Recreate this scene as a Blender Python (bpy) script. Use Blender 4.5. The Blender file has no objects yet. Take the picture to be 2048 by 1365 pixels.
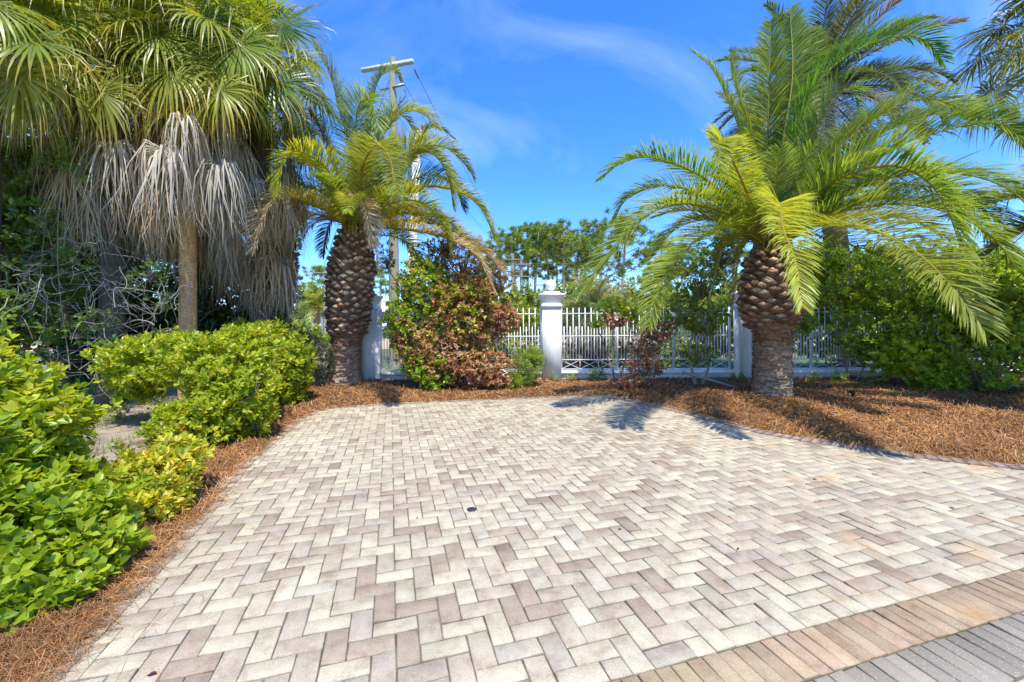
import bpy, math
import numpy as np
from math import sin, cos, pi, radians
rng = np.random.default_rng(7)
sc = bpy.context.scene
COL = sc.collection
# ------------------------------------------------------------------ camera
H = 1.38            # eye height (m)
FP = 834.0          # focal length in photo pixels (2048 wide)
Y0 = 650.0          # horizon row
ROLL = 0.0059
cam = bpy.data.cameras.new('camera')
cam.sensor_width = 36.0
cam.lens = FP / 2048 * 36
cam.shift_y = (Y0 - 682.5) / 2048
cam.clip_end = 3000
cam.clip_start = 0.05
co = bpy.data.objects.new('camera', cam)
COL.objects.link(co)
co.location = (0, 0, H)
co.rotation_euler = (radians(90), ROLL, 0)
sc.camera = co
# ------------------------------------------------------------------ light
SUN = np.array([0.15, -0.45, 1.0])
SUN /= np.linalg.norm(SUN)
elev = math.asin(SUN[2])
azim = math.atan2(SUN[0], SUN[1])
w = bpy.data.worlds.new('World')
sc.world = w
w.use_nodes = True
nt = w.node_tree
nt.nodes.clear()
out = nt.nodes.new('ShaderNodeOutputWorld')
bg = nt.nodes.new('ShaderNodeBackground')
sky = nt.nodes.new('ShaderNodeTexSky')
sky.sky_type = 'NISHITA'
sky.sun_disc = False
sky.sun_elevation = elev
sky.sun_rotation = azim
sky.air_density = 1.0
sky.dust_density = 0.3
sky.ozone_density = 3.0
hs = nt.nodes.new('ShaderNodeHueSaturation')
hs.inputs['Saturation'].default_value = 1.25
hs.inputs['Value'].default_value = 1.1
nt.links.new(sky.outputs[0], hs.inputs['Color'])
tc = nt.nodes.new('ShaderNodeTexCoord')
mp = nt.nodes.new('ShaderNodeMapping')
mp.inputs['Rotation'].default_value = (0.35, 0.9, 0.6)
mp.inputs['Location'].default_value = (0.9, 0.3, 0.2)
mp.inputs['Scale'].default_value = (1.2, 4.2, 1.5)
nt.links.new(tc.outputs['Generated'], mp.inputs['Vector'])
no = nt.nodes.new('ShaderNodeTexNoise')
no.inputs['Scale'].default_value = 1.7
no.inputs['Detail'].default_value = 9
no.inputs['Roughness'].default_value = 0.55
no.inputs['Distortion'].default_value = 1.1
nt.links.new(mp.outputs[0], no.inputs['Vector'])
cr = nt.nodes.new('ShaderNodeValToRGB')
cr.color_ramp.elements[0].position = 0.45
cr.color_ramp.elements[0].color = (0, 0, 0, 1)
cr.color_ramp.elements[1].position = 0.80
cr.color_ramp.elements[1].color = (0.17, 0.17, 0.17, 1)
nt.links.new(no.outputs['Fac'], cr.inputs[0])
mx = nt.nodes.new('ShaderNodeMixRGB')
mx.inputs['Color2'].default_value = (5.6, 6.3, 7.6, 1)
nt.links.new(cr.outputs[0], mx.inputs['Fac'])
tn = nt.nodes.new('ShaderNodeMixRGB')
tn.blend_type = 'MULTIPLY'
tn.inputs['Fac'].default_value = 1
tn.inputs['Color2'].default_value = (.55, .77, 1.08, 1)
nt.links.new(hs.outputs[0], tn.inputs['Color1'])
nt.links.new(tn.outputs[0], mx.inputs['Color1'])
nt.links.new(mx.outputs[0], bg.inputs['Color'])
bg.inputs['Strength'].default_value = 0.15
nt.links.new(bg.outputs[0], out.inputs[0])
sl = bpy.data.lights.new('sun', 'SUN')
sl.energy = 3.7
sl.angle = radians(0.53)
sl.color = (1.0, 0.955, 0.87)
so = bpy.data.objects.new('sun', sl)
COL.objects.link(so)
from mathutils import Vector
so.rotation_euler = Vector(-SUN).to_track_quat('-Z', 'Y').to_euler()
so.location = (3, -5, 20)
sc.view_settings.view_transform = 'Standard'
sc.view_settings.look = 'None'
sc.view_settings.exposure = 1.0
sc.cycles.max_bounces = 9
sc.cycles.diffuse_bounces = 6
sc.cycles.transmission_bounces = 6
sc.cycles.transparent_max_bounces = 6
sc.cycles.use_denoising = True

# ------------------------------------------------------------------ pixel -> world
def un(px, py):
    x = px - 1024.0
    y = py - 682.5
    return x - ROLL * y, y + ROLL * x + 682.5 - Y0
def G(px, py):
    x, y = un(px, py)
    Y = H * FP / y
    return np.array([x * Y / FP, Y, 0.0])
def W(px, py, Y):
    x, y = un(px, py)
    return np.array([x * Y / FP, Y, H - y * Y / FP])

# ------------------------------------------------------------------ materials
def nmat(name):
    m = bpy.data.materials.new(name)
    m.use_nodes = True
    t = m.node_tree
    t.nodes.clear()
    o = t.nodes.new('ShaderNodeOutputMaterial')
    p = t.nodes.new('ShaderNodeBsdfPrincipled')
    t.links.new(p.outputs[0], o.inputs[0])
    return m, t, p, o
def noise(t, scale, detail=4, rough=0.55, coord='Object', sc3=None, dist=0):
    c = t.nodes.new('ShaderNodeTexCoord')
    n = t.nodes.new('ShaderNodeTexNoise')
    n.inputs['Scale'].default_value = scale
    n.inputs['Detail'].default_value = detail
    n.inputs['Roughness'].default_value = rough
    n.inputs['Distortion'].default_value = dist
    if sc3:
        m = t.nodes.new('ShaderNodeMapping')
        m.inputs['Scale'].default_value = sc3
        t.links.new(c.outputs[coord], m.inputs[0])
        t.links.new(m.outputs[0], n.inputs['Vector'])
    else:
        t.links.new(c.outputs[coord], n.inputs['Vector'])
    return n
def ramp(t, src, stops):
    r = t.nodes.new('ShaderNodeValToRGB')
    e = r.color_ramp.elements
    e[0].position, e[0].color = stops[0][0], (*stops[0][1], 1)
    e[1].position, e[1].color = stops[-1][0], (*stops[-1][1], 1)
    for p, c in stops[1:-1]:
        k = e.new(p)
        k.color = (*c, 1)
    t.links.new(src, r.inputs[0])
    return r
def mixc(t, a, b, fac, mode='MIX'):
    m = t.nodes.new('ShaderNodeMixRGB')
    m.blend_type = mode
    for s, v in ((m.inputs['Color1'], a), (m.inputs['Color2'], b), (m.inputs['Fac'], fac)):
        if isinstance(v, (int, float)):
            s.default_value = v
        elif isinstance(v, tuple):
            s.default_value = (*v, 1)
        else:
            t.links.new(v, s)
    return m.outputs[0]
def bump(t, p, src, strength, dist=0.01):
    b = t.nodes.new('ShaderNodeBump')
    b.inputs['Strength'].default_value = strength
    b.inputs['Distance'].default_value = dist
    t.links.new(src, b.inputs['Height'])
    t.links.new(b.outputs[0], p.inputs['Normal'])
def attr(t):
    a = t.nodes.new('ShaderNodeAttribute')
    a.attribute_name = 'Col'
    return a.outputs['Color']
def leafmat(name, rough=0.42, trans=0.35, tint=(1.5, 1.25, 0.5), spec=0.4):
    m, t, p, o = nmat(name)
    a = attr(t)
    t.links.new(a, p.inputs['Base Color'])
    p.inputs['Roughness'].default_value = rough
    p.inputs['Specular IOR Level'].default_value = spec
    tr = t.nodes.new('ShaderNodeBsdfTranslucent')
    t.links.new(mixc(t, a, tint, 1.0, 'MULTIPLY'), tr.inputs['Color'])
    ms = t.nodes.new('ShaderNodeMixShader')
    ms.inputs[0].default_value = trans
    t.links.new(p.outputs[0], ms.inputs[1])
    t.links.new(tr.outputs[0], ms.inputs[2])
    t.links.new(ms.outputs[0], o.inputs[0])
    return m
def plain(name, col, rough=0.7, nscale=None, namp=0.15, metal=0, bmp=0):
    m, t, p, o = nmat(name)
    p.inputs['Roughness'].default_value = rough
    p.inputs['Metallic'].default_value = metal
    if nscale:
        n = noise(t, nscale, 6)
        lo = tuple(c * (1 - namp) for c in col)
        hi = tuple(min(1, c * (1 + namp)) for c in col)
        r = ramp(t, n.outputs['Fac'], [(0.3, lo), (0.7, hi)])
        t.links.new(r.outputs[0], p.inputs['Base Color'])
        if bmp:
            bump(t, p, n.outputs['Fac'], bmp)
    else:
        p.inputs['Base Color'].default_value = (*col, 1)
    return m
def attrmat(name, rough=0.9, nscale=30, lo=0.7, hi=1.25, bmp=0.3, bd=0.01, sc3=None, spec=0.2):
    m, t, p, o = nmat(name)
    a = attr(t)
    n = noise(t, nscale, 6, 0.6, sc3=sc3)
    r = ramp(t, n.outputs['Fac'], [(0.3, (lo,) * 3), (0.7, (hi,) * 3)])
    t.links.new(mixc(t, a, r.outputs[0], 1.0, 'MULTIPLY'), p.inputs['Base Color'])
    p.inputs['Roughness'].default_value = rough
    p.inputs['Specular IOR Level'].default_value = spec
    if bmp:
        bump(t, p, n.outputs['Fac'], bmp, bd)
    return m
M = {}
M['leaf'] = leafmat('leaf', 0.36, 0.5, spec=0.45)
M['palm'] = leafmat('palm_leaf', 0.38, 0.5, spec=0.45)
M['dry'] = leafmat('dry_leaf', 0.75, 0.38, (1.1, 1.0, 0.85), 0.15)
M['needle'] = leafmat('pine_needle', 0.6, 0.25, (1.1, 1.1, 0.7), 0.2)
M['bark'] = attrmat('bark', 0.95, 26, 0.55, 1.35, 0.6, 0.02, (1, 1, 2.2))
M['boot'] = attrmat('palm_boot', 0.7, 45, 0.55, 1.4, 0.5, 0.008, (1.4, 1.4, 0.5), 0.3)
M['twig'] = attrmat('twig', 0.9, 30, 0.8, 1.2, 0)
M['straw'] = attrmat('pine_straw', 0.7, 5, 0.85, 1.15, 0, spec=0.3)

# ------------------------------------------------------------------ mesh building
ROOTLOC = {}
def mk(name, V, F, mat, parent=None, col=None, smooth=False):
    """V (n,3); F list of (k,m) int arrays; col (nfaces,3) aligned with the concatenated F"""
    V = np.asarray(V, float).reshape(-1, 3)
    F = [np.asarray(f, np.int64) for f in F if len(f)]
    if parent is not None:
        V = V - ROOTLOC[parent.name]
    me = bpy.data.meshes.new(name)
    me.vertices.add(len(V))
    me.vertices.foreach_set('co', V.astype(np.float32).ravel())
    nl = sum(f.size for f in F)
    nf = sum(len(f) for f in F)
    me.loops.add(nl)
    me.loops.foreach_set('vertex_index', np.concatenate([f.ravel() for f in F]).astype(np.int32))
    me.polygons.add(nf)
    cnt = np.concatenate([np.full(len(f), f.shape[1]) for f in F])
    st = np.concatenate([[0], np.cumsum(cnt)[:-1]])
    me.polygons.foreach_set('loop_start', st.astype(np.int32))
    if smooth:
        me.polygons.foreach_set('use_smooth', np.ones(nf, bool))
    me.update(calc_edges=True)
    if col is not None:
        c = np.asarray(col, float)
        if c.ndim == 1:
            c = np.tile(c, (nf, 1))
        c4 = np.ones((nf, 4), np.float32)
        c4[:, :3] = np.clip(c, 0, 1)
        a = me.attributes.new('Col', 'FLOAT_COLOR', 'FACE')
        a.data.foreach_set('color', c4.ravel())
    me.materials.append(mat)
    ob = bpy.data.objects.new(name, me)
    COL.objects.link(ob)
    if parent is not None:
        ob.parent = parent
        ROOTLOC[ob.name] = ROOTLOC[parent.name]
    return ob
class B:
    def __init__(s):
        s.V, s.F, s.C, s.n = [], {}, {}, 0
    def add(s, V, F, C):
        V = np.asarray(V, float).reshape(-1, 3)
        F = np.asarray(F, np.int64)
        C = np.asarray(C, float)
        if C.ndim == 1:
            C = np.tile(C, (len(F), 1))
        s.V.append(V)
        s.F.setdefault(F.shape[1], []).append(F + s.n)
        s.C.setdefault(F.shape[1], []).append(C)
        s.n += len(V)
    def add2(s, V, FC):
        V = np.asarray(V, float).reshape(-1, 3)
        s.V.append(V)
        for F, C in FC:
            F = np.asarray(F, np.int64)
            C = np.asarray(C, float)
            if C.ndim == 1:
                C = np.tile(C, (len(F), 1))
            s.F.setdefault(F.shape[1], []).append(F + s.n)
            s.C.setdefault(F.shape[1], []).append(C)
        s.n += len(V)
    def box(s, a, b, c=(.5, .5, .5), rot=0, cen=None):
        x0, y0, z0 = a
        x1, y1, z1 = b
        V = np.array([[x0, y0, z0], [x1, y0, z0], [x1, y1, z0], [x0, y1, z0], [x0, y0, z1], [x1, y0, z1], [x1, y1, z1], [x0, y1, z1]], float)
        if rot:
            q = np.array(cen)
            d = V[:, :2] - q
            V[:, 0] = q[0] + d[:, 0] * cos(rot) - d[:, 1] * sin(rot)
            V[:, 1] = q[1] + d[:, 0] * sin(rot) + d[:, 1] * cos(rot)
        s.add(V, [[0, 3, 2, 1], [4, 5, 6, 7], [0, 1, 5, 4], [1, 2, 6, 5], [2, 3, 7, 6], [3, 0, 4, 7]], c)
    def tube(s, P, R, n=6, c=(.3, .25, .2), cap=True):
        P = np.asarray(P, float)
        R = np.broadcast_to(np.asarray(R, float), (len(P),))
        T = np.gradient(P, axis=0)
        T /= np.linalg.norm(T, axis=1)[:, None] + 1e-9
        ref = np.array([0, 0, 1.]) if abs(T[0][2]) < .8 else np.array([1., 0, 0])
        A = np.cross(T, ref)
        A /= np.linalg.norm(A, axis=1)[:, None] + 1e-9
        Bv = np.cross(T, A)
        th = np.linspace(0, 2 * pi, n, endpoint=False)
        V = P[:, None] + R[:, None, None] * (A[:, None] * np.cos(th)[None, :, None] + Bv[:, None] * np.sin(th)[None, :, None])
        k = len(P)
        i = np.arange(k - 1)[:, None] * n
        j = np.arange(n)[None]
        j2 = (j + 1) % n
        F = np.stack([i + j, i + j2, i + n + j2, i + n + j], -1).reshape(-1, 4)
        s.add(V, F, c)
        if cap and n >= 3:
            s.add(V[-1], [list(range(n))], c if np.asarray(c).ndim == 1 else c[-1])
            s.add(V[0], [list(range(n))[::-1]], c if np.asarray(c).ndim == 1 else c[0])
    def lathe(s, cen, prof, n=16, c=(.5, .5, .5), square=False):
        th = np.linspace(0, 2 * pi, n, endpoint=False) + (pi / 4 if square else 0)
        k = math.sqrt(2) if square else 1
        V = np.array([[cen[0] + r * k * cos(a), cen[1] + r * k * sin(a), cen[2] + z] for r, z in prof for a in th])
        m = len(prof)
        F = [[i * n + j, i * n + (j + 1) % n, (i + 1) * n + (j + 1) % n, (i + 1) * n + j] for i in range(m - 1) for j in range(n)]
        s.add(V, F, c)
        s.add(V[-n:], [list(range(n))], c)
    def build(s, name, mat, parent=None, smooth=False):
        ks = sorted(s.F)
        return mk(name, np.concatenate(s.V), [np.concatenate(s.F[k]) for k in ks], mat, parent,
                  np.concatenate([np.concatenate(s.C[k]) for k in ks]), smooth)
def tag(o, label=None, cat=None, group=None, kind=None):
    for k, v in (('label', label), ('category', cat), ('group', group), ('kind', kind)):
        if v:
            o[k] = v
    return o
def thing(name, loc, label, cat, group=None):
    o = bpy.data.objects.new(name, None)
    COL.objects.link(o)
    o.location = tuple(float(v) for v in loc)
    o.empty_display_size = 0.2
    ROOTLOC[o.name] = np.array(loc, float)
    return tag(o, label, cat, group)
def norm(v):
    v = np.asarray(v, float)
    return v / (np.linalg.norm(v, axis=-1, keepdims=True) + 1e-9)
def spline(P, n):
    P = np.asarray(P, float)
    Q = np.vstack([2 * P[0] - P[1], P, 2 * P[-1] - P[-2]])
    o = []
    for i in range(1, len(Q) - 2):
        t = np.linspace(0, 1, 12, endpoint=False)[:, None]
        a, b, c, d = Q[i - 1], Q[i], Q[i + 1], Q[i + 2]
        o.append(.5 * (2 * b + (c - a) * t + (2 * a - 5 * b + 4 * c - d) * t ** 2 + (3 * b - a - 3 * c + d) * t ** 3))
    o = np.vstack(o + [P[-1][None]])
    L = np.concatenate([[0], np.cumsum(np.linalg.norm(np.diff(o, axis=0), axis=1))])
    s = np.linspace(0, L[-1], n)
    return np.stack([np.interp(s, L, o[:, k]) for k in range(3)], 1), L[-1]
Z = np.array([0, 0, 1.])

# ------------------------------------------------------------------ plants
def date_frond(parent, pts, col=(.10, .19, .03), tip=None, nl=None, ll=.6, wd=.0165, roll=None, vee=28, rach=(.34, .33, .07), dead=0., droop=.17, name='frond', start=.1, jit=1.):
    P, L = spline(pts, 60)
    if nl is None:
        nl = int(72 * L)
    T = norm(np.gradient(P, axis=0))
    h = P[-1] - P[0]
    h[2] = 0
    if np.linalg.norm(h) < .15:
        h = np.array([cos(nl), sin(nl), 0])
    S0 = norm(np.array([h[1], -h[0], 0]))
    S = norm(S0[None] - T * (T @ S0)[:, None])
    N = np.cross(S, T)
    N = np.where((N[0] @ Z < 0) & True, -N, N) if N[0][2] < 0 else N
    r = radians(rng.normal(0, 14) if roll is None else roll)
    S, N = S * cos(r) + N * sin(r), N * cos(r) - S * sin(r)
    s = np.concatenate([np.linspace(start, 1, nl)] * 2) + rng.normal(0, .004, 2 * nl)
    s = np.clip(s, start, 1)
    side = np.repeat([1., -1.], nl)
    ip = s * 59
    def at(A):
        return np.stack([np.interp(ip, np.arange(60), A[:, k]) for k in range(3)], 1)
    p0, t, sd, nn = at(P), norm(at(T)), norm(at(S)), norm(at(N))
    u = (s - start) / (1 - start)
    ang = np.radians(66 - 30 * u + rng.normal(0, 3.5, 2 * nl) * jit)
    v = np.radians(vee + rng.normal(0, 9, 2 * nl) * jit)
    d = t * np.cos(ang)[:, None] + (sd * side[:, None] * np.cos(v)[:, None] + nn * np.sin(v)[:, None]) * np.sin(ang)[:, None]
    ln = ll * np.interp(u, [0, .08, .3, .7, .9, 1], [.35, .7, 1, .86, .55, .3]) * (1 + rng.normal(0, .08, 2 * nl))
    g = droop * (1 + rng.normal(0, .35, 2 * nl))
    d1 = norm(d - Z * g[:, None] * .3)
    d2 = norm(d - Z * g[:, None] * 1.2)
    d3 = norm(d - Z * g[:, None] * (2.4 + 3 * dead))
    p1 = p0 + d1 * (ln * .4)[:, None]
    p2 = p1 + d2 * (ln * .33)[:, None]
    p3 = p2 + d3 * (ln * .27)[:, None]
    e1 = norm(t - d * np.sum(t * d, 1)[:, None])
    e2 = np.cross(d, e1)
    rr = rng.normal(.5, .5, 2 * nl) * side
    wv = (e1 * np.cos(rr)[:, None] + e2 * np.sin(rr)[:, None]) * (wd * .5)
    V = np.stack([p0 - wv * .6, p0 + wv * .6, p1 - wv, p1 + wv, p2 - wv * .7, p2 + wv * .7, p3], 1).reshape(-1, 3)
    b = np.arange(2 * nl)[:, None] * 7
    Q = np.concatenate([b + [0, 1, 3, 2], b + [2, 3, 5, 4]])
    Tt = b + [4, 5, 6]
    col = np.asarray(col, float)
    c = col[None] * (1 + rng.normal(0, .16, 2 * nl))[:, None]
    c = c * np.array([1 + rng.normal(0, .1), 1, 1])
    tipc = np.array(tip if tip is not None else col * np.array([1.22, 1.18, 1.1]))
    ct = c * .45 + tipc[None] * .55
    if dead:
        dc = np.array([.50, .42, .30]) * (1 + rng.normal(0, .2, (2 * nl, 1)))
        f = np.clip((u - (1 - dead)) * 4 + .5 + rng.normal(0, .25, 2 * nl), 0, 1)[:, None]
        c = c * (1 - f) + dc * f
        ct = ct * (1 - f) + dc * 1.1 * f
    bb = B()
    bb.add2(V, [(Q, np.concatenate([c, c * .6 + ct * .4])), (Tt, ct)])
    rc = np.array(rach)
    bb.tube(P[:58:3], np.linspace(.021, .004, 20) * (.55 + L * .17), 5, np.repeat(rc[None], 19 * 5, 0) * 1.0)
    return bb.build(name, M['dry'] if dead > .8 else M['palm'], parent)
def arc_pts(c, az, e0, L, bend, twist=0.):
    """frond centreline from crown centre: starts at elevation e0, bends down by `bend` over its length"""
    n = 7
    p = np.array(c, float)
    o = [p.copy()]
    for k in range(n):
        e = e0 - bend * ((k + .5) / n) ** 1.25
        a = az + twist * k / n
        p = p + np.array([cos(a) * cos(e), sin(a) * cos(e), sin(e)]) * L / n
        o.append(p.copy())
    return np.array(o)
def fan_leaf(parent, p_at, hub, D, N, R, col, tipc, nseg=58, droop=.5, spread=145, name='frond', fold=0., mat='palm', pet=(.25, .3, .06), sway=.05, tipf=.5):
    D = norm(D)
    N = norm(N - D * (N @ D))
    S = np.cross(D, N)
    th = np.radians(np.linspace(-spread, spread, nseg))
    dth = th[1] - th[0]
    Rl = R * (1 - .25 * (np.abs(th) / np.radians(150)) ** 2) * (1 + rng.normal(0, .07, nseg))
    thn = th * (1 if fold else 1)
    d = D[None] * np.cos(thn)[:, None] + S[None] * np.sin(thn)[:, None] + N[None] * (rng.normal(0, sway, nseg) - .18 * np.cos(thn) + fold * rng.normal(0, .35, nseg))[:, None]
    d = norm(d)
    e = norm(np.cross(d, N[None]))
    g = droop * (1 + rng.normal(0, .35, nseg))[:, None]
    j = rng.normal(0, .13 + .2 * fold, (nseg, 3))
    p0 = hub[None] + d * .03
    fr_ = .42 if fold == 0 else .13 + .05 * rng.random()
    p1 = hub[None] + d * (Rl * fr_)[:, None]
    d2 = norm(d - Z * g * .5 + j * .5) if fold == 0 else norm(d * .35 - Z * 1.0 + j * .4)
    p2 = p1 + d2 * (Rl * (.26 if fold == 0 else .24))[:, None]
    d3 = norm(d - Z * g * 1.8 + j) if fold == 0 else norm(d * .08 - Z + j * .5)
    p3 = p2 + d3 * (Rl * (.2 if fold == 0 else .32))[:, None]
    d4 = norm(d * .5 - Z * (g * 3 + .1) + j) if fold == 0 else norm(-Z + j[::-1] * .8)
    p4 = p3 + d4 * (Rl * (.22 if fold == 0 else .36) * rng.uniform(.6, 1.2, nseg))[:, None]
    w1 = (Rl * .42 * dth * .5 * (1 - fold * .45))[:, None]
    alt = np.where(np.arange(nseg) % 2 == 0, 1, -1)[:, None] * .3
    ee = norm(e + N[None] * alt)
    V = np.stack([p0, p0 + d * .001, p1 - ee * w1, p1 + ee * w1, p2 - ee * w1 * .62, p2 + ee * w1 * .62, p3 - ee * w1 * .3, p3 + ee * w1 * .3, p4], 1).reshape(-1, 3)
    b = np.arange(nseg)[:, None] * 9
    Q = np.concatenate([b + [0, 1, 3, 2], b + [2, 3, 5, 4], b + [4, 5, 7, 6]])
    Tt = b + [6, 7, 8]
    col = np.asarray(col, float)
    tipc = np.asarray(tipc, float)
    c = col[None] * (1 + rng.normal(0, .13, (nseg, 1)))
    f = np.clip(tipf + rng.normal(0, .25, (nseg, 1)), 0, 1)
    ct = c * (1 - f) + tipc * f
    bb = B()
    bb.add2(V, [(Q, np.concatenate([c, c * .85 + ct * .15, c * .4 + ct * .6])), (Tt, ct)])
    P, L = spline([p_at, (p_at + hub) / 2 + Z * .06, hub, hub + D * R * .2], 8)
    bb.tube(P, np.linspace(.02, .008, 8), 4, np.array(pet))
    return bb.build(name, M[mat], parent)
def trunk_tube(b, P, R, n=20, c=(.25, .2, .15), rough=.04, rings=0):
    P, L = spline(P, 60)
    s = np.linspace(0, 1, 60)
    R = np.interp(s, np.linspace(0, 1, len(R)), R)
    th = np.linspace(0, 2 * pi, n, endpoint=False)
    V = np.zeros((60, n, 3))
    ph = rng.uniform(0, 6, 6)
    for i in range(60):
        k = 1 + rough * (np.sin(3 * th + ph[0] + s[i] * 9) * .5 + np.sin(5 * th + ph[1] - s[i] * 15) * .4) + rng.normal(0, rough * .3, n)
        if rings:
            k = k + .5 * rough * sin(s[i] * rings)
        V[i, :, 0] = P[i, 0] + R[i] * k * np.cos(th)
        V[i, :, 1] = P[i, 1] + R[i] * k * np.sin(th)
        V[i, :, 2] = P[i, 2]
    i = np.arange(59)[:, None] * n
    j = np.arange(n)[None]
    j2 = (j + 1) % n
    F = np.stack([i + j, i + j2, i + n + j2, i + n + j], -1).reshape(-1, 4)
    c = np.asarray(c, float)
    if c.ndim == 2:
        cc = np.stack([np.interp(s[:-1], np.linspace(0, 1, len(c)), c[:, k]) for k in range(3)], 1)
        C = np.repeat(cc, n, 0)
    else:
        C = np.tile(c, (len(F), 1))
    C = C * (1 + rng.normal(0, .1, (len(F), 1)))
    b.add(V, F, C)
    return P, R
def fan_palm(base, top, rad, label, ngreen, ndead, seed, clear=False, R=.95, pet=1.05, skirt=2.6, green=(.20, .28, .02), group=None, trunkc=(.30, .21, .12), front=(), azr=None, deadc=None, emin=-35):
    global rng
    rng = np.random.default_rng(seed)
    base, top = np.array(base, float), np.array(top, float)
    t = thing('fan_palm', base, label, 'palm tree', group)
    b = B()
    mid = (base + top) / 2 + np.array([rng.normal(0, .06), 0, 0])
    trunk_tube(b, [base - Z * .1, mid, top], [rad * 1.25, rad * 1.02, rad, rad, rad * .95], 18, trunkc, .035, 130)
    b.build('trunk', M['bark'], t)
    ga = 2.39996
    for k in range(ngreen):
        f = k / max(1, ngreen - 1)
        az = k * ga + rng.normal(0, .15)
        if azr:
            az = azr[0] + (azr[1] - azr[0]) * rng.random()
        e = radians(80 - (80 - emin) * f ** .85 + rng.normal(0, 5))
        pl = pet * (.8 + .3 * f) * (1 + rng.normal(0, .1))
        d = np.array([cos(az) * cos(e), sin(az) * cos(e), sin(e)])
        at = top + Z * (.15 - .45 * f)
        hub = at + d * pl - Z * .12 * f
        D = norm(d - Z * (.25 + .75 * f))
        N = norm(np.cross(np.cross(D, Z + d * .02), D))
        y = np.clip(rng.normal(f - .2, .35), 0, 1)
        c = np.array(green) * (1 - y) + np.array([.34, .35, .035]) * y
        c = c * (1 + rng.normal(0, .12))
        fan_leaf(t, at, hub, D, N, R * (1 + rng.normal(0, .08)), c, (.56, .42, .10), droop=.35 + .8 * f * rng.uniform(.6, 1.4), tipf=.15 + .45 * y, sway=.07)
    for k in range(ndead):
        f = (k + .5) / ndead
        az = k * ga + rng.normal(0, .3)
        if clear and sin(az) < -.25 and f > .78:
            continue
        zoff = -.25 - skirt * f + rng.normal(0, .12)
        out_ = (.55 + .25 * rng.random()) * (1 - .35 * f)
        at = top + Z * zoff + np.array([cos(az), sin(az), 0]) * rad * .8
        hub = at + np.array([cos(az), sin(az), 0]) * out_ * .8 - Z * (.3 + .4 * rng.random())
        D = norm(np.array([cos(az), sin(az), -.5]) + rng.normal(0, .15, 3))
        N = np.array([cos(az) * .5, sin(az) * .5, 1.])
        base_c = np.array([.50, .43, .32]) if rng.random() < .45 else np.array([.54, .40, .22])
        if f < .15 and rng.random() < .5:
            base_c = np.array([.22, .2, .05])
        c = base_c * (1 + rng.normal(0, .14))
        fan_leaf(t, at, hub, D, N, R * 1.3 * (1 + rng.normal(0, .15)), c, c * 1.15, nseg=56, droop=1.3, fold=.76 + .14 * rng.random(), name='dead_frond', mat='dry', pet=(.3, .22, .13), sway=.22, tipf=.5)
    return t
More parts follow.
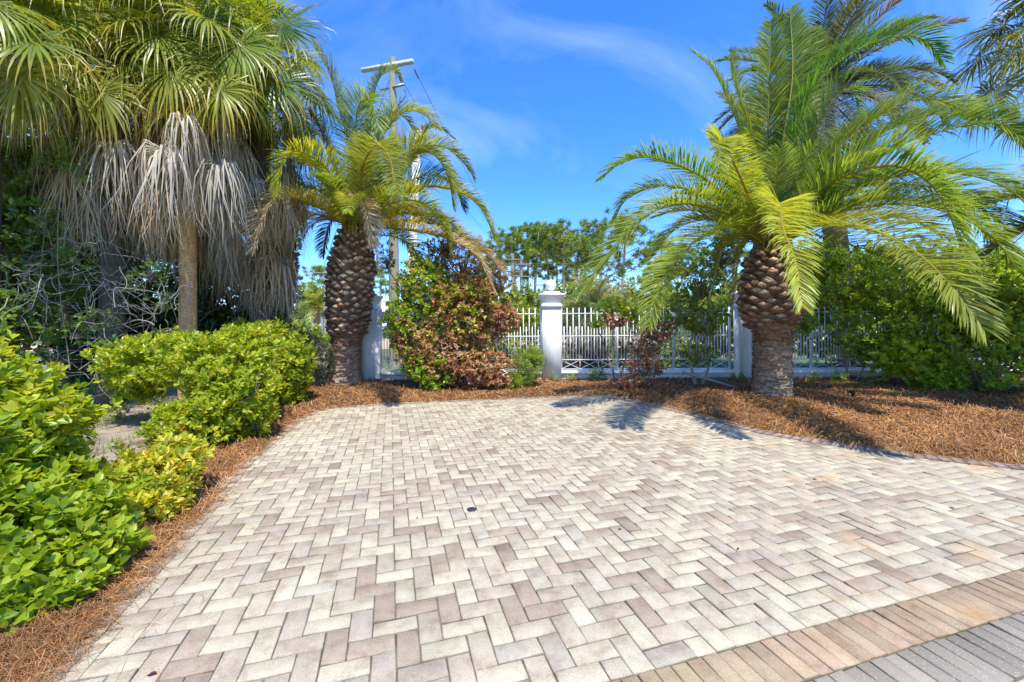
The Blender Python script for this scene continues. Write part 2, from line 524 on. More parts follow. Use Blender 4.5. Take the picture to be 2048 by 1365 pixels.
def date_trunk(t, base, prof, top_z, boot_from, lean=(0, 0), bh=.08, nth=15):
    """prof: list of (z, radius)"""
    b = B()
    zs = np.array([p[0] for p in prof])
    rs = np.array([p[1] for p in prof])
    def cen(z):
        q = z / top_z
        return np.array([base[0] + lean[0] * q, base[1] + lean[1] * q])
    n, m = 40, 90
    th = np.linspace(0, 2 * pi, n, endpoint=False)
    V, C = [], []
    zz = np.linspace(-.1, top_z, m)
    for i, z in enumerate(zz):
        r = np.interp(z, zs, rs)
        low = z < boot_from + .1
        k = 1 + (.025 if low else .0) * np.sin(z * 95 + np.sin(th * 3) * 2.0 + th * 2) + rng.normal(0, .022, n)
        c = cen(z)
        V.append(np.stack([c[0] + r * k * np.cos(th) * (1 if low else .95), c[1] + r * k * np.sin(th) * (1 if low else .95), np.full(n, z)], 1))
        if i < m - 1:
            q = np.clip(z / boot_from, 0, 1)
            cc = np.array([.37, .28, .20]) * (1 - q) + np.array([.24, .13, .07]) * q
            C.append(cc[None] * (1 + rng.normal(0, .16, (n, 1))))
    i = np.arange(m - 1)[:, None] * n
    j = np.arange(n)[None]
    F = np.stack([i + j, i + (j + 1) % n, i + n + (j + 1) % n, i + n + j], -1).reshape(-1, 4)
    b.add(np.concatenate(V), F, np.concatenate(C))
    # torn fibre scales on the lower stem
    for _ in range(900):
        z = rng.uniform(.02, boot_from + .25)
        a = rng.uniform(0, 2 * pi)
        r = np.interp(z, zs, rs)
        c = cen(z)
        q = z / boot_from
        wdt = rng.uniform(.03, .08)
        o = rng.uniform(.012, .03) + .02 * q
        h = rng.uniform(.012, .03) + .02 * q
        da = wdt / r
        def P(aa, rr, z_):
            return [c[0] + rr * cos(aa), c[1] + rr * sin(aa), z_]
        V4 = [P(a - da, r * .98, z), P(a + da, r * .98, z), P(a + da * .7, r + o, z + h), P(a - da * .7, r + o * rng.uniform(.6, 1.1), z + h * 1.2)]
        cl = (np.array([.42, .32, .23]) if q < .75 else np.array([.31, .165, .085])) * rng.uniform(.6, 1.3)
        b.add(V4, [[0, 1, 2, 3]], cl)
    b.build('trunk', M['bark'], t)
    # cut frond bases
    b = B()
    z = boot_from
    row = 0
    while z < top_z + .06:
        r = np.interp(z, zs, rs)
        c = cen(z)
        q = (z - boot_from) / (top_z - boot_from)
        fade = np.clip(q * 4, .25, 1)
        hh = bh * (.6 + .4 * fade)
        for k in range(nth):
            a = 2 * pi * (k + .5 * (row % 2)) / nth + rng.normal(0, .05)
            hwk = 2 * pi * r / nth * .5 * rng.uniform(.82, 1.15)
            zk = z + rng.normal(0, .02)
            o = (.065 + .05 * fade) * rng.uniform(.7, 1.3)
            up = .05 * rng.uniform(.4, 1.4)
            R_ = np.array([cos(a), sin(a), 0])
            Sx = np.array([-sin(a), cos(a), 0])
            c3 = np.array([c[0], c[1], zk]) + R_ * r * .93
            e = [c3 - Sx * hwk, c3 - Z * hh * .9, c3 + Sx * hwk, c3 + Z * hh * 1.1]
            q3 = c3 + R_ * o + Z * up
            f1 = .62
            g = [q3 - Sx * hwk * .72 - R_ * .01, q3 - Z * hh * .52 * f1 * 1.5 + R_ * .012, q3 + Sx * hwk * .72 - R_ * .01, q3 + Z * hh * .55 - R_ * .02]
            mid = q3 + R_ * .012 + rng.normal(0, .010, 3)
            sk = rng.normal(0, .014, 3)
            g = [v_ + sk + rng.normal(0, .006, 3) for v_ in g]
            if q < .22 and rng.random() < .35:
                g = [v_ + R_ * rng.uniform(.02, .07) for v_ in g]
                mid = mid + R_ * .05
            br = rng.uniform(.6, 1.35)
            side = np.array([.20, .11, .065]) * br
            cut = (np.array([.44, .25, .135]) if rng.random() < .6 else np.array([.46, .32, .20])) * br * (.75 if q < .3 else 1.)
            V = e + g + [mid]
            b.add2(V, [([[0, 1, 5, 4], [1, 2, 6, 5], [2, 3, 7, 6], [3, 0, 4, 7]], side), ([[4, 5, 8], [5, 6, 8], [6, 7, 8], [7, 4, 8]], cut)])
        z += hh * 1.02
        row += 1
    b.build('cut_frond_bases', M['boot'], t)
def leaves(cpos, cdir, nper, ll, lw, pal, wts, spread=60, cvar=.16, cup=.25, droop=.1):
    """whorls of leaves; returns V, quads, colours"""
    n = len(cpos)
    N = n * nper
    cp = np.repeat(cpos, nper, 0)
    cd = np.repeat(norm(cdir), nper, 0)
    ref = norm(rng.normal(0, 1, (n, 3)))
    a1 = norm(np.cross(cdir, ref))
    a2 = np.cross(norm(cdir), a1)
    a1 = np.repeat(a1, nper, 0)
    a2 = np.repeat(a2, nper, 0)
    ph = np.tile(np.arange(nper) * 2.39996, n) + rng.normal(0, .3, N)
    sp = np.radians(spread * (.35 + .75 * np.tile((np.arange(nper) + .5) / nper, n)) + rng.normal(0, 8, N))
    rad = a1 * np.cos(ph)[:, None] + a2 * np.sin(ph)[:, None]
    d = norm(cd * np.cos(sp)[:, None] + rad * np.sin(sp)[:, None] - Z * droop)
    wv = norm(np.cross(d, cd) + 1e-4)
    nn = np.cross(wv, d)
    nn = np.where((np.sum(nn * cd, 1) < 0)[:, None], -nn, nn)
    L = ll * rng.uniform(.65, 1.2, N)[:, None]
    Wd = lw * rng.uniform(.8, 1.2, N)[:, None] * .5
    # stem offset: spread along the twig
    b0 = cp - cd * (np.tile(np.arange(nper), n)[:, None] * ll * .09) + rad * .004
    tip = b0 + d * L - nn * L * .10
    l1 = b0 + d * L * .38 + wv * Wd + nn * L * cup * .12
    l2 = b0 + d * L * .72 + wv * Wd * .85 + nn * L * cup * .10
    r1 = b0 + d * L * .38 - wv * Wd + nn * L * cup * .12
    r2 = b0 + d * L * .72 - wv * Wd * .85 + nn * L * cup * .10
    V = np.stack([b0, l1, l2, tip, r2, r1], 1).reshape(-1, 3)
    q = np.arange(N)[:, None] * 6
    Q = np.concatenate([q + [0, 1, 2, 3], q + [0, 3, 4, 5]])
    pal = np.asarray(pal, float)
    wts = np.asarray(wts, float) / np.sum(wts)
    wc = np.where(wts < .06, 0, wts)
    ci = rng.choice(len(pal), n, p=wc / wc.sum())
    li = rng.choice(len(pal), N, p=wts)
    usel = rng.random(N) < .3
    idx = np.where(usel, li, np.repeat(ci, nper))
    C = pal[idx] * (1 + rng.normal(0, cvar, (N, 1)))
    return V, Q, np.concatenate([C, C])
def bush(name, label, cat, base, lobes, pal, wts, ll=.09, lw=.035, nper=7, dens=420, group=None, seed=1, twigs=40, mat='leaf', upb=.65, spread=62, inner=.35, lobepal=None, twigc=(.22, .18, .13), zmin=.04, stems=None, cup=.25, droop=.1):
    """lobes: (centre, radii); leaf whorls over noisy lobes plus real twigs"""
    global rng
    rng = np.random.default_rng(seed)
    base = np.array([base[0], base[1], 0.])
    t = thing(name, base, label, cat, group)
    b = B()
    tw = B()
    for li, (c, r) in enumerate(lobes):
        c, r = np.array(c, float), np.array(r, float)
        area = 4 * pi * ((r[0] * r[1]) ** 1.6 / 3 + (r[0] * r[2]) ** 1.6 / 3 + (r[1] * r[2]) ** 1.6 / 3) ** (1 / 1.6)
        n = int(dens * area)
        d = norm(rng.normal(0, 1, (n, 3)))
        ph = rng.uniform(0, 6, 9)
        lump = 1 + rng.normal(0, .02) + .15 * np.sin(4 * d[:, 0] + ph[0]) * np.sin(5 * d[:, 2] + ph[1]) + .13 * np.sin(8 * d[:, 0] + ph[2] + 3 * d[:, 1]) * np.sin(9 * d[:, 2] + ph[3]) + .05 * np.sin(17 * d[:, 0] + ph[4]) * np.sin(15 * d[:, 2] + ph[5])
        depth = np.where(rng.random(n) < inner, rng.uniform(.5, .95, n), np.where(rng.random(n) < .07, rng.uniform(1.05, 1.28, n), rng.normal(.98, .085, n)))
        p = c + d * r * (lump * depth)[:, None]
        # drop clumps so gaps open up
        gap = np.sin(6 * d[:, 0] + ph[6]) * np.sin(7 * d[:, 1] + ph[7]) * np.sin(8 * d[:, 2] + ph[8])
        keep = (p[:, 2] > zmin) & (gap < .30 + rng.normal(0, .12, n))
        p, d = p[keep], d[keep]
        cd = norm(norm(d / r) * .8 + Z * upb + rng.normal(0, .35, p.shape))
        pl, wl = (pal, wts) if not lobepal else lobepal[li]
        V, Q, C = leaves(p, cd, nper, ll, lw, pl, wl, spread, cup=cup, droop=droop)
        b.add(V, Q, C)
        org = np.array([c[0], c[1], max(.05, c[2] - r[2] * .8)])
        if stems is None and li == 0:
            org0 = np.array([base[0], base[1], 0.0])
        k = min(len(p), twigs)
        for q in rng.choice(len(p), k, replace=False):
            m1 = org + (p[q] - org) * .45 + rng.normal(0, .06, 3) * r.mean()
            P, L = spline([org + rng.normal(0, .05, 3) * r.mean(), m1, p[q]], 6)
            tw.tube(P, np.linspace(.012, .003, 6) * (.5 + r.mean() * .6), 4, twigc, cap=False)
        P, L = spline([base + np.array([rng.normal(0, .05), rng.normal(0, .05), -.03]), (base + org) / 2 + rng.normal(0, .05, 3), org], 6)
        if stems is None:
            tw.tube(P, np.linspace(.03, .018, 6) * (.5 + r.mean() * .5), 6, twigc, cap=False)
    b.build('foliage', M[mat], t)
    if stems:
        for s in stems:
            P, L = spline(s[0], 14)
            tw.tube(P, np.linspace(s[1], s[2], 14), 7, twigc)
    tw.build('branches', M['twig'], t)
    return t

# ------------------------------------------------------------------ setting: driveway
TH, WB, A0, B0 = 0.2833, 0.0724 * H, 0.0102 * H, 1.4822 * H
def lat(i, j):
    a = A0 + WB * np.asarray(i, float)
    b = B0 + WB * np.asarray(j, float)
    return np.stack([a * cos(TH) - b * sin(TH), a * sin(TH) + b * cos(TH)], -1)
left_px = [(20, 1420), (75, 1365), (170, 1268), (282, 1153), (390, 1041), (487, 929), (545, 880), (599, 838), (652, 818)]
far_px = [(760, 809), (900, 802), (1060, 796), (1215, 790)]
right_px = [(1290, 805), (1400, 830), (1530, 862), (1700, 890), (1860, 911), (2048, 931), (2300, 955), (2700, 985)]
edge = np.array([G(*p)[:2] for p in left_px + far_px + right_px])
poly = np.vstack([edge, [[9, .2], [-2.0, .2]]])
def inside(P, poly):
    x, y = P[:, 0], P[:, 1]
    r = np.zeros(len(P), bool)
    for k in range(len(poly)):
        x0, y0 = poly[k]
        x1, y1 = poly[k - 1]
        m = ((y0 > y) != (y1 > y)) & (x < (x1 - x0) * (y - y0) / (y1 - y0 + 1e-12) + x0)
        r ^= m
    return r
def sdist(P, poly, closed=True):
    d = np.full(len(P), 1e9)
    for k in range(0 if closed else 1, len(poly)):
        a, b = poly[k - 1], poly[k]
        ab = b - a
        t = np.clip(((P - a) @ ab) / (ab @ ab), 0, 1)
        d = np.minimum(d, np.linalg.norm(P - a - t[:, None] * ab, axis=1))
    return d
def bricks(rects, cols, name, mat, gap=.0026, kind='structure'):
    """rects (n,4) in lattice units i0,i1,j0,j1 -> bevelled paver tops"""
    r = np.array(rects, float)
    n = len(r)
    g = gap / WB * (1 + rng.normal(0, .3, (n, 4)))
    bv = .0045 / WB
    i0, i1, j0, j1 = r[:, 0] + g[:, 0], r[:, 1] - g[:, 1], r[:, 2] + g[:, 2], r[:, 3] - g[:, 3]
    z = rng.normal(0, .0009, n)
    tx, ty = rng.normal(0, .0016, n), rng.normal(0, .0016, n)
    rings = []
    for q, dz in ((0, -.022), (0, -.0035), (bv, 0)):
        for a, b_, sx, sy in ((i0 + q, j0 + q, -1, -1), (i1 - q, j0 + q, 1, -1), (i1 - q, j1 - q, 1, 1), (i0 + q, j1 - q, -1, 1)):
            p = lat(a, b_)
            rings.append(np.column_stack([p, z + dz + (tx * sx + ty * sy)]))
    V = np.stack(rings, 1).reshape(-1, 3)
    b = np.arange(n)[:, None] * 12
    F = [b + [8, 9, 10, 11]]
    for k in range(4):
        k2 = (k + 1) % 4
        F.append(b + [4 + k, 4 + k2, 8 + k2, 8 + k])
        F.append(b + [k, k2, 4 + k2, 4 + k])
    C = np.concatenate([cols] + [cols * .95, cols * .6] * 4)
    o = mk(name, V, [np.concatenate(F)], mat, None, C)
    return tag(o, kind=kind)
m, t, p, o_ = nmat('paver')
a = attr(t)
n1 = noise(t, 7.5, 7, .72)
n2 = noise(t, 160, 3, .6)
n3 = noise(t, .55, 3, .5)
r1 = ramp(t, n1.outputs['Fac'], [(.36, (.74, .68, .63)), (.47, (.93, .90, .87)), (.56, (1.04, 1.03, 1.0)), (.7, (1.12, 1.12, 1.08))])
c1 = mixc(t, a, r1.outputs[0], .95, 'MULTIPLY')
r2 = ramp(t, n2.outputs['Fac'], [(.32, (.74, .73, .72)), (.55, (1, 1, 1)), (.72, (1.22, 1.22, 1.2))])
c2 = mixc(t, c1, r2.outputs[0], .8, 'MULTIPLY')
r3 = ramp(t, n3.outputs['Fac'], [(.3, (.90, .88, .87)), (.7, (1.05, 1.05, 1.05))])
c3 = mixc(t, c2, r3.outputs[0], 1., 'MULTIPLY')
# rust stains towards the right hand side
tcn = t.nodes.new('ShaderNodeTexCoord')
sep = t.nodes.new('ShaderNodeSeparateXYZ')
t.links.new(tcn.outputs['Object'], sep.inputs[0])
n4 = noise(t, 2.6, 6, .7)
rs = ramp(t, n4.outputs['Fac'], [(.56, (0, 0, 0)), (.70, (1, 1, 1))])
mr = t.nodes.new('ShaderNodeMapRange')
mr.inputs['From Min'].default_value = .6
mr.inputs['From Max'].default_value = 2.6
t.links.new(sep.outputs['X'], mr.inputs['Value'])
mm = t.nodes.new('ShaderNodeMath')
mm.operation = 'MULTIPLY'
t.links.new(rs.outputs[0], mm.inputs[0])
t.links.new(mr.outputs[0], mm.inputs[1])
mm2 = t.nodes.new('ShaderNodeMath')
mm2.operation = 'MULTIPLY'
mm2.inputs[1].default_value = .55
t.links.new(mm.outputs[0], mm2.inputs[0])
c4 = mixc(t, c3, (.50, .27, .10), mm2.outputs[0])
t.links.new(c4, p.inputs['Base Color'])
p.inputs['Roughness'].default_value = .82
p.inputs['Specular IOR Level'].default_value = .25
bump(t, p, n2.outputs['Fac'], .35, .002)
M['paver'] = m
m, t, p, o_ = nmat('dark_paver')
a = attr(t)
vo = t.nodes.new('ShaderNodeTexVoronoi')
vo.inputs['Scale'].default_value = 110
tcn = t.nodes.new('ShaderNodeTexCoord')
t.links.new(tcn.outputs['Object'], vo.inputs['Vector'])
rv = ramp(t, vo.outputs['Distance'], [(.2, (1, 1, 1)), (.36, (0, 0, 0))])
nn_ = noise(t, 60, 2)
rn = ramp(t, nn_.outputs['Fac'], [(.44, (0, 0, 0)), (.56, (1, 1, 1))])
f = mixc(t, rv.outputs[0], rn.outputs[0], 1., 'MULTIPLY')
t.links.new(mixc(t, a, (.46, .40, .26), mixc(t, f, (.7, .7, .7), 1., 'MULTIPLY')), p.inputs['Base Color'])
p.inputs['Roughness'].default_value = .6
bump(t, p, vo.outputs['Distance'], .3, .002)
M['dark_paver'] = m
# joints
m, t, p, o_ = nmat('joint_sand')
n1 = noise(t, 3.5, 5, .7)
n2 = noise(t, 90, 4, .7)
r = ramp(t, n1.outputs['Fac'], [(.42, (.24, .20, .15)), (.56, (.10, .09, .04)), (.7, (.09, .10, .02))])
t.links.new(mixc(t, r.outputs[0], n2.outputs['Fac'], .5, 'MULTIPLY'), p.inputs['Base Color'])
p.inputs['Roughness'].default_value = 1
bump(t, p, n2.outputs['Fac'], 1, .006)
M['joint'] = m
jb = B()
jb.add([[-6, .1, -.009], [12, .1, -.009], [12, 9.2, -.009], [-6, 9.2, -.009]], [[0, 1, 2, 3]], (.1, .1, .1))
# keep the joint sheet under the pavers only
g0 = np.vstack([edge, [[9, .12], [-2.3, .12]]])
import mathutils
tri = mathutils.geometry.tessellate_polygon([[Vector((x, y, 0)) for x, y in g0]])
o = mk('driveway_joints', np.column_stack([g0, np.full(len(g0), -.0075)]), [np.array(tri)], M['joint'])
tag(o, kind='structure')

rects = []
for i in range(-110, 150):
    for j in range(-6, 170):
        k = (i - j) % 4
        if k == 3:   # horizontal: i..i+2, j-1..j
            rects.append((i, i + 2, j - 1, j))
        elif k == 1:  # vertical: i..i+1, j-2..j
            rects.append((i, i + 1, j - 2, j))
rects = np.array(rects, float)
rects[:, 2] = np.maximum(rects[:, 2], -6)
rects = rects[rects[:, 3] - rects[:, 2] > .5]
cc = lat((rects[:, 0] + rects[:, 1]) / 2, (rects[:, 2] + rects[:, 3]) / 2)
sd = sdist(cc, poly)
ok = (inside(cc, poly) | (sd < .06)) & (cc[:, 0] < 11)
rects, cc = rects[ok], cc[ok]
pal = np.array([[.51, .48, .405], [.49, .46, .39], [.44, .40, .345], [.375, .32, .275], [.335, .28, .24], [.43, .40, .36], [.465, .425, .37]])
ci = rng.choice(7, len(rects), p=[.26, .17, .17, .11, .04, .1, .15])
cols = pal[ci] * (1 + rng.normal(0, .05, (len(rects), 1))) * np.array([.87, .825, .71])
bricks(rects, cols, 'driveway', M['paver'])
# soldier course at the near side, dark course, then the drive beyond it
ws = .76
r_ = [(i * ws, (i + 1) * ws, -8.12, -6.02) for i in range(-30, 130)]
c_ = np.array([.345, .262, .17])[None] * (1 + rng.normal(0, .09, (len(r_), 1))) + rng.normal(0, .004, (len(r_), 3))
bricks(r_, c_, 'driveway_edging', M['paver'], .0016)
r_ = [(i * ws + .3, (i + 1) * ws + .3, -10.4, -8.16) for i in range(-30, 130)]
c_ = np.array([.25, .215, .165])[None] * (1 + rng.normal(0, .12, (len(r_), 1)))
bricks(r_, c_, 'driveway_dark_course', M['dark_paver'], .0016)
r_ = [(i * 2 + (j % 2), i * 2 + 2 + (j % 2), -11.44 - j, -10.44 - j) for i in range(-14, 50) for j in range(6)]
c_ = np.array([.42, .38, .27])[None] * (1 + rng.normal(0, .12, (len(r_), 1)))
bricks(r_, c_, 'drive', M['paver'], .0022)
# brown soldier course along the curved far right edge
cv, Lc = spline(np.column_stack([edge[12:], np.zeros(len(edge) - 12)]), 400)
ncs = int(Lc / .093)
b = B()
ss = np.linspace(0, 399, ncs + 1)
pp = np.stack([np.interp(ss, np.arange(400), cv[:, k]) for k in range(2)], 1)
tt = norm(np.gradient(pp, axis=0))
nnv = np.stack([tt[:, 1], -tt[:, 0]], 1)
for k in range(ncs):
    a0, a1 = pp[k] + tt[k] * .002, pp[k + 1] - tt[k + 1] * .002
    b0, b1 = a0 + nnv[k] * .195, a1 + nnv[k + 1] * .195
    V = [[*a0, -.02], [*a1, -.02], [*b1, -.02], [*b0, -.02], [*a0, .004], [*a1, .004], [*b1, .004], [*b0, .004]]
    c = np.array([.31, .235, .195]) * rng.uniform(.85, 1.12)
    b.add(V, [[4, 7, 6, 5], [0, 1, 5, 4], [1, 2, 6, 5], [2, 3, 7, 6], [3, 0, 4, 7]], c)
tag(b.build('driveway_curved_edging', M['paver']), kind='structure')
# a matching course down the left edge
cv, Lc = spline(np.column_stack([edge[:13], np.zeros(13)]), 400)
ncs = int(Lc / .2)
b = B()
ss = np.linspace(0, 399, ncs + 1)
pp = np.stack([np.interp(ss, np.arange(400), cv[:, k]) for k in range(2)], 1)
tt = norm(np.gradient(pp, axis=0))
nnv = np.stack([tt[:, 1], -tt[:, 0]], 1)
for k in range(ncs):
    a0, a1 = pp[k] + tt[k] * .003 - nnv[k] * .02, pp[k + 1] - tt[k + 1] * .003 - nnv[k + 1] * .02
    b0, b1 = a0 + nnv[k] * .1, a1 + nnv[k + 1] * .1
    V = [[*a0, -.02], [*a1, -.02], [*b1, -.02], [*b0, -.02], [*a0, .004], [*a1, .004], [*b1, .004], [*b0, .004]]
    c = np.array([.43, .38, .30]) * rng.uniform(.85, 1.12)
    b.add(V, [[4, 7, 6, 5], [0, 1, 5, 4], [1, 2, 6, 5], [2, 3, 7, 6], [3, 0, 4, 7]], c)
tag(b.build('driveway_left_edging', M['paver']), kind='structure')

# ------------------------------------------------------------------ ground, mulch, soil
m, t, p, o_ = nmat('grass_ground')
n1 = noise(t, .12, 6, .6)
n2 = noise(t, 14, 5, .7)
r = ramp(t, n1.outputs['Fac'], [(.35, (.07, .12, .025)), (.5, (.12, .16, .04)), (.62, (.30, .24, .13))])
t.links.new(mixc(t, r.outputs[0], n2.outputs['Fac'], .6, 'MULTIPLY'), p.inputs['Base Color'])
p.inputs['Roughness'].default_value = 1
M['grass'] = m
o = mk('ground', [[-700, -60, -.06], [700, -60, -.06], [700, 1500, -.06], [-700, 1500, -.06]], [[[0, 1, 2, 3]]], M['grass'])
tag(o, kind='structure')
M['dirt'] = plain('dry_dirt', (.46, .33, .20), 1, 1.2, .25)
o = mk('dirt_lot', [[-40, 25, -.04], [60, 25, -.04], [60, 46, -.04], [-40, 46, -.04]], [[[0, 1, 2, 3]]], M['dirt'])
tag(o, kind='structure')
soil_px = [(-300, 1500), (-60, 1330), (60, 1225), (160, 1130), (255, 1045), (335, 975), (430, 880), (475, 828), (545, 782), (600, 762)]
soil = np.array([G(*q)[:2] for q in soil_px])
soilpoly = np.vstack([soil, [[soil[-1][0], 10.6], [-14, 10.6], [-14, .3]]])
cs = .055
gx = np.arange(-8, 15, cs)
gy = np.arange(.9, 10.6, cs)
X, Yg = np.meshgrid(gx, gy, indexing='ij')
P2 = np.column_stack([X.ravel(), Yg.ravel()])
ins = inside(P2, poly)
sd = sdist(P2, edge, False)
sg = np.where(ins, -sd, sd)
ph = rng.uniform(0, 6, 12)
def gnoise(P):
    z = 0
    for k, (fx, fy, am) in enumerate(((1.3, .9, .5), (2.7, 3.1, .35), (6.1, 5.3, .25), (13, 11, .18), (27, 31, .12))):
        z = z + am * np.sin(P[:, 0] * fx + ph[k]) * np.sin(P[:, 1] * fy + ph[k + 5] + P[:, 0] * fx * .4)
    return z
def mz(P):
    ins = inside(P, poly)
    sd = sdist(P, edge, False)
    sg = np.where(ins, -sd, sd)
    u = np.clip((sg + .03) / .28, 0, 1)
    h = .055 * u * u * (3 - 2 * u)
    z = -.02 + h + (.012 + .01 * u) * np.clip(u * 3, 0, 1) * gnoise(P)
    bed = np.clip((sg - .3) / 2., 0, 1) * .05
    return z + bed
zg = mz(P2)
insoil = inside(P2, soilpoly)
nx, ny = len(gx), len(gy)
idx = np.arange(nx * ny).reshape(nx, ny)
Q = np.stack([idx[:-1, :-1], idx[1:, :-1], idx[1:, 1:], idx[:-1, 1:]], -1).reshape(-1, 4)
cen = P2[Q].mean(1)
sgq = sg[Q].mean(1)
keep = sgq > -.09
soilq = insoil[Q].mean(1) > .5
m, t, p, o_ = nmat('mulch')
n1 = noise(t, 2.2, 5, .6)
n2 = noise(t, 70, 6, .75, sc3=(1, .35, 1), dist=2)
r = ramp(t, n1.outputs['Fac'], [(.3, (.11, .05, .02)), (.55, (.20, .09, .033)), (.75, (.24, .125, .055))])
rr_ = ramp(t, n2.outputs['Fac'], [(.35, (.25, .25, .25)), (.65, (1.3, 1.3, 1.3))])
t.links.new(mixc(t, r.outputs[0], rr_.outputs[0], 1., 'MULTIPLY'), p.inputs['Base Color'])
p.inputs['Roughness'].default_value = 1
bump(t, p, n2.outputs['Fac'], 1, .02)
M['mulch'] = m
m, t, p, o_ = nmat('sandy_soil')
n1 = noise(t, 3.2, 6, .65)
n2 = noise(t, 60, 6, .75)
r = ramp(t, n1.outputs['Fac'], [(.35, (.22, .17, .12)), (.55, (.50, .42, .31)), (.68, (.24, .27, .09))])
t.links.new(mixc(t, r.outputs[0], n2.outputs['Fac'], .5, 'MULTIPLY'), p.inputs['Base Color'])
p.inputs['Roughness'].default_value = 1
bump(t, p, n2.outputs['Fac'], .8, .02)
M['soil'] = m
def sub(q, name, mat):
    u, inv = np.unique(q.ravel(), return_inverse=True)
    o = mk(name, np.column_stack([P2[u], zg[u]]), [inv.reshape(-1, 4)], mat, smooth=True)
    return tag(o, kind='structure')
sub(Q[keep & ~soilq], 'mulch_bed', M['mulch'])
sub(Q[keep & soilq], 'soil', M['soil'])

def strips(name, P, az, L, wd, cols, mat, curl=.3, lift=.02, label=None, zf=None, tilt=.12, seg=3):
    n = len(P)
    d = np.stack([np.cos(az), np.sin(az)], 1)
    side = np.stack([-d[:, 1], d[:, 0]], 1)
    cu = rng.normal(0, curl, n)
    Vs = []
    tl = rng.normal(0, tilt, n)
    for k in range(seg + 1):
        u = k / seg
        q = P + d * (L * (u - .5))[:, None] + side * (cu * L * (u - .5) ** 2)[:, None]
        z = zf(q) + lift * rng.random(n) * 0 + np.abs(rng.normal(0, lift, n) * rng.choice([1, 1, 1, 2.6], n)) * (1 if k in (1, 2) else .35) + tl * L * (u - .5)
        ww = wd * (1 if 0 < k < seg else .5)
        nx_ = side * (ww * .5)[:, None]
        Vs += [np.column_stack([q - nx_, z]), np.column_stack([q + nx_, z + ww * rng.normal(0, .4, n)])]
    V = np.stack(Vs, 1).reshape(-1, 3)
    b = np.arange(n)[:, None] * (2 * seg + 2)
    Qs = np.concatenate([b + [2 * k, 2 * k + 1, 2 * k + 3, 2 * k + 2] for k in range(seg)])
    o = mk(name, V, [Qs], mat, None, np.concatenate([cols] * seg))
    return tag(o, kind='stuff')
def zstraw(P):
    s_ = mz(P)
    return np.where(inside(P, poly), np.maximum(s_, .004), s_) + .006
NN = 330000
yy = .95 * (10.0 / .95) ** rng.random(NN)
xx = rng.uniform(-1.35, 1.45, NN) * yy
C2 = np.column_stack([xx, yy])
C2 = C2[(C2[:, 0] > -7)]
s1 = np.where(inside(C2, poly), -1, 1) * sdist(C2, edge, False)
inS = inside(C2, soilpoly)
ok = ((s1 > -.02) | ((s1 > -.10) & (rng.random(len(C2)) < .12)) | ((s1 > -.45) & (rng.random(len(C2)) < .004)))
ok &= (~inS) | (sdist(C2, soil, False) < rng.exponential(.12, len(C2)) * np.where(rng.random(len(C2)) < .12, 9, 1))
ok &= C2[:, 1] > .9
C2 = C2[ok]
n = len(C2)
pal = np.array([[.44, .19, .055], [.52, .25, .08], [.33, .13, .04], [.58, .33, .13], [.24, .10, .035], [.50, .36, .2]])
cl = .80 * (.78 + .38 * np.clip(gnoise(C2 * 1.7 + 3) + .5, 0, 1))[:, None] * np.array([.95, .97, 1.03]) * pal[rng.choice(6, n, p=[.28, .2, .2, .12, .13, .07])] * rng.uniform(.75, 1.2, (n, 1))
wdn = np.maximum(.0016, C2[:, 1] * .00095) * rng.uniform(.8, 1.3, n)
strips('pine_straw', C2, rng.uniform(0, 2 * pi, n), rng.uniform(.09, .2, n), wdn, cl, M['straw'], .9, .012, zf=zstraw)
# dry grass and weeds on the soil at the left
NS = 26000
C3 = np.column_stack([rng.uniform(-7, -1.5, NS), rng.uniform(2.5, 7.5, NS)])
C3 = C3[inside(C3, soilpoly) & (sdist(C3, soil, False) > .1)]
C3 = C3[(np.sin(C3[:, 0] * 3.1 + 1) * np.sin(C3[:, 1] * 2.7) > -.35)]
n = len(C3)
Lg = rng.uniform(.03, .11, n)
azg = rng.uniform(0, 2 * pi, n)
tip = np.column_stack([C3 + np.stack([np.cos(azg), np.sin(azg)], 1) * (Lg * .6)[:, None], mz(C3) + Lg])
b0 = np.column_stack([C3, mz(C3) - .01])
sdv = np.column_stack([-np.sin(azg), np.cos(azg), np.zeros(n)]) * .0032
V = np.stack([b0 - sdv, b0 + sdv, tip], 1).reshape(-1, 3)
gc = np.array([[.20, .26, .06], [.30, .30, .12], [.12, .2, .04]])[rng.choice(3, n)] * rng.uniform(.8, 1.2, (n, 1))
tag(mk('grass', V, [np.arange(n)[:, None] * 3 + [0, 1, 2]], M['leaf'], None, gc), kind='stuff')

# ------------------------------------------------------------------ pillars, wall, fence
M['stucco'] = plain('white_stucco', (.80, .79, .77), .85, 40, .035, bmp=.25)
t = M['stucco'].node_tree
pb = [n for n in t.nodes if n.type == 'BSDF_PRINCIPLED'][0]
src = pb.inputs['Base Color'].links[0].from_socket
nw = noise(t, 3, 6, .7, sc3=(1, 1, .35))
rw = ramp(t, nw.outputs['Fac'], [(.35, (.86, .85, .82)), (.6, (1, 1, 1))])
tcw = t.nodes.new('ShaderNodeTexCoord')
spw = t.nodes.new('ShaderNodeSeparateXYZ')
t.links.new(tcw.outputs['Object'], spw.inputs[0])
na = t.nodes.new('ShaderNodeMath')
na.operation = 'ADD'
t.links.new(spw.outputs['Z'], na.inputs[0])
t.links.new(nw.outputs['Fac'], na.inputs[1])
rb = ramp(t, na.outputs[0], [(.45, (.62, .52, .42)), (.68, (1, 1, 1))])
t.links.new(mixc(t, mixc(t, src, rw.outputs[0], 1., 'MULTIPLY'), rb.outputs[0], .6, 'MULTIPLY'), pb.inputs['Base Color'])
M['trim'] = plain('white_trim', (.82, .81, .80), .7, 20, .03)
M['fence'] = plain('white_fence_paint', (.80, .80, .79), .45, 25, .04)
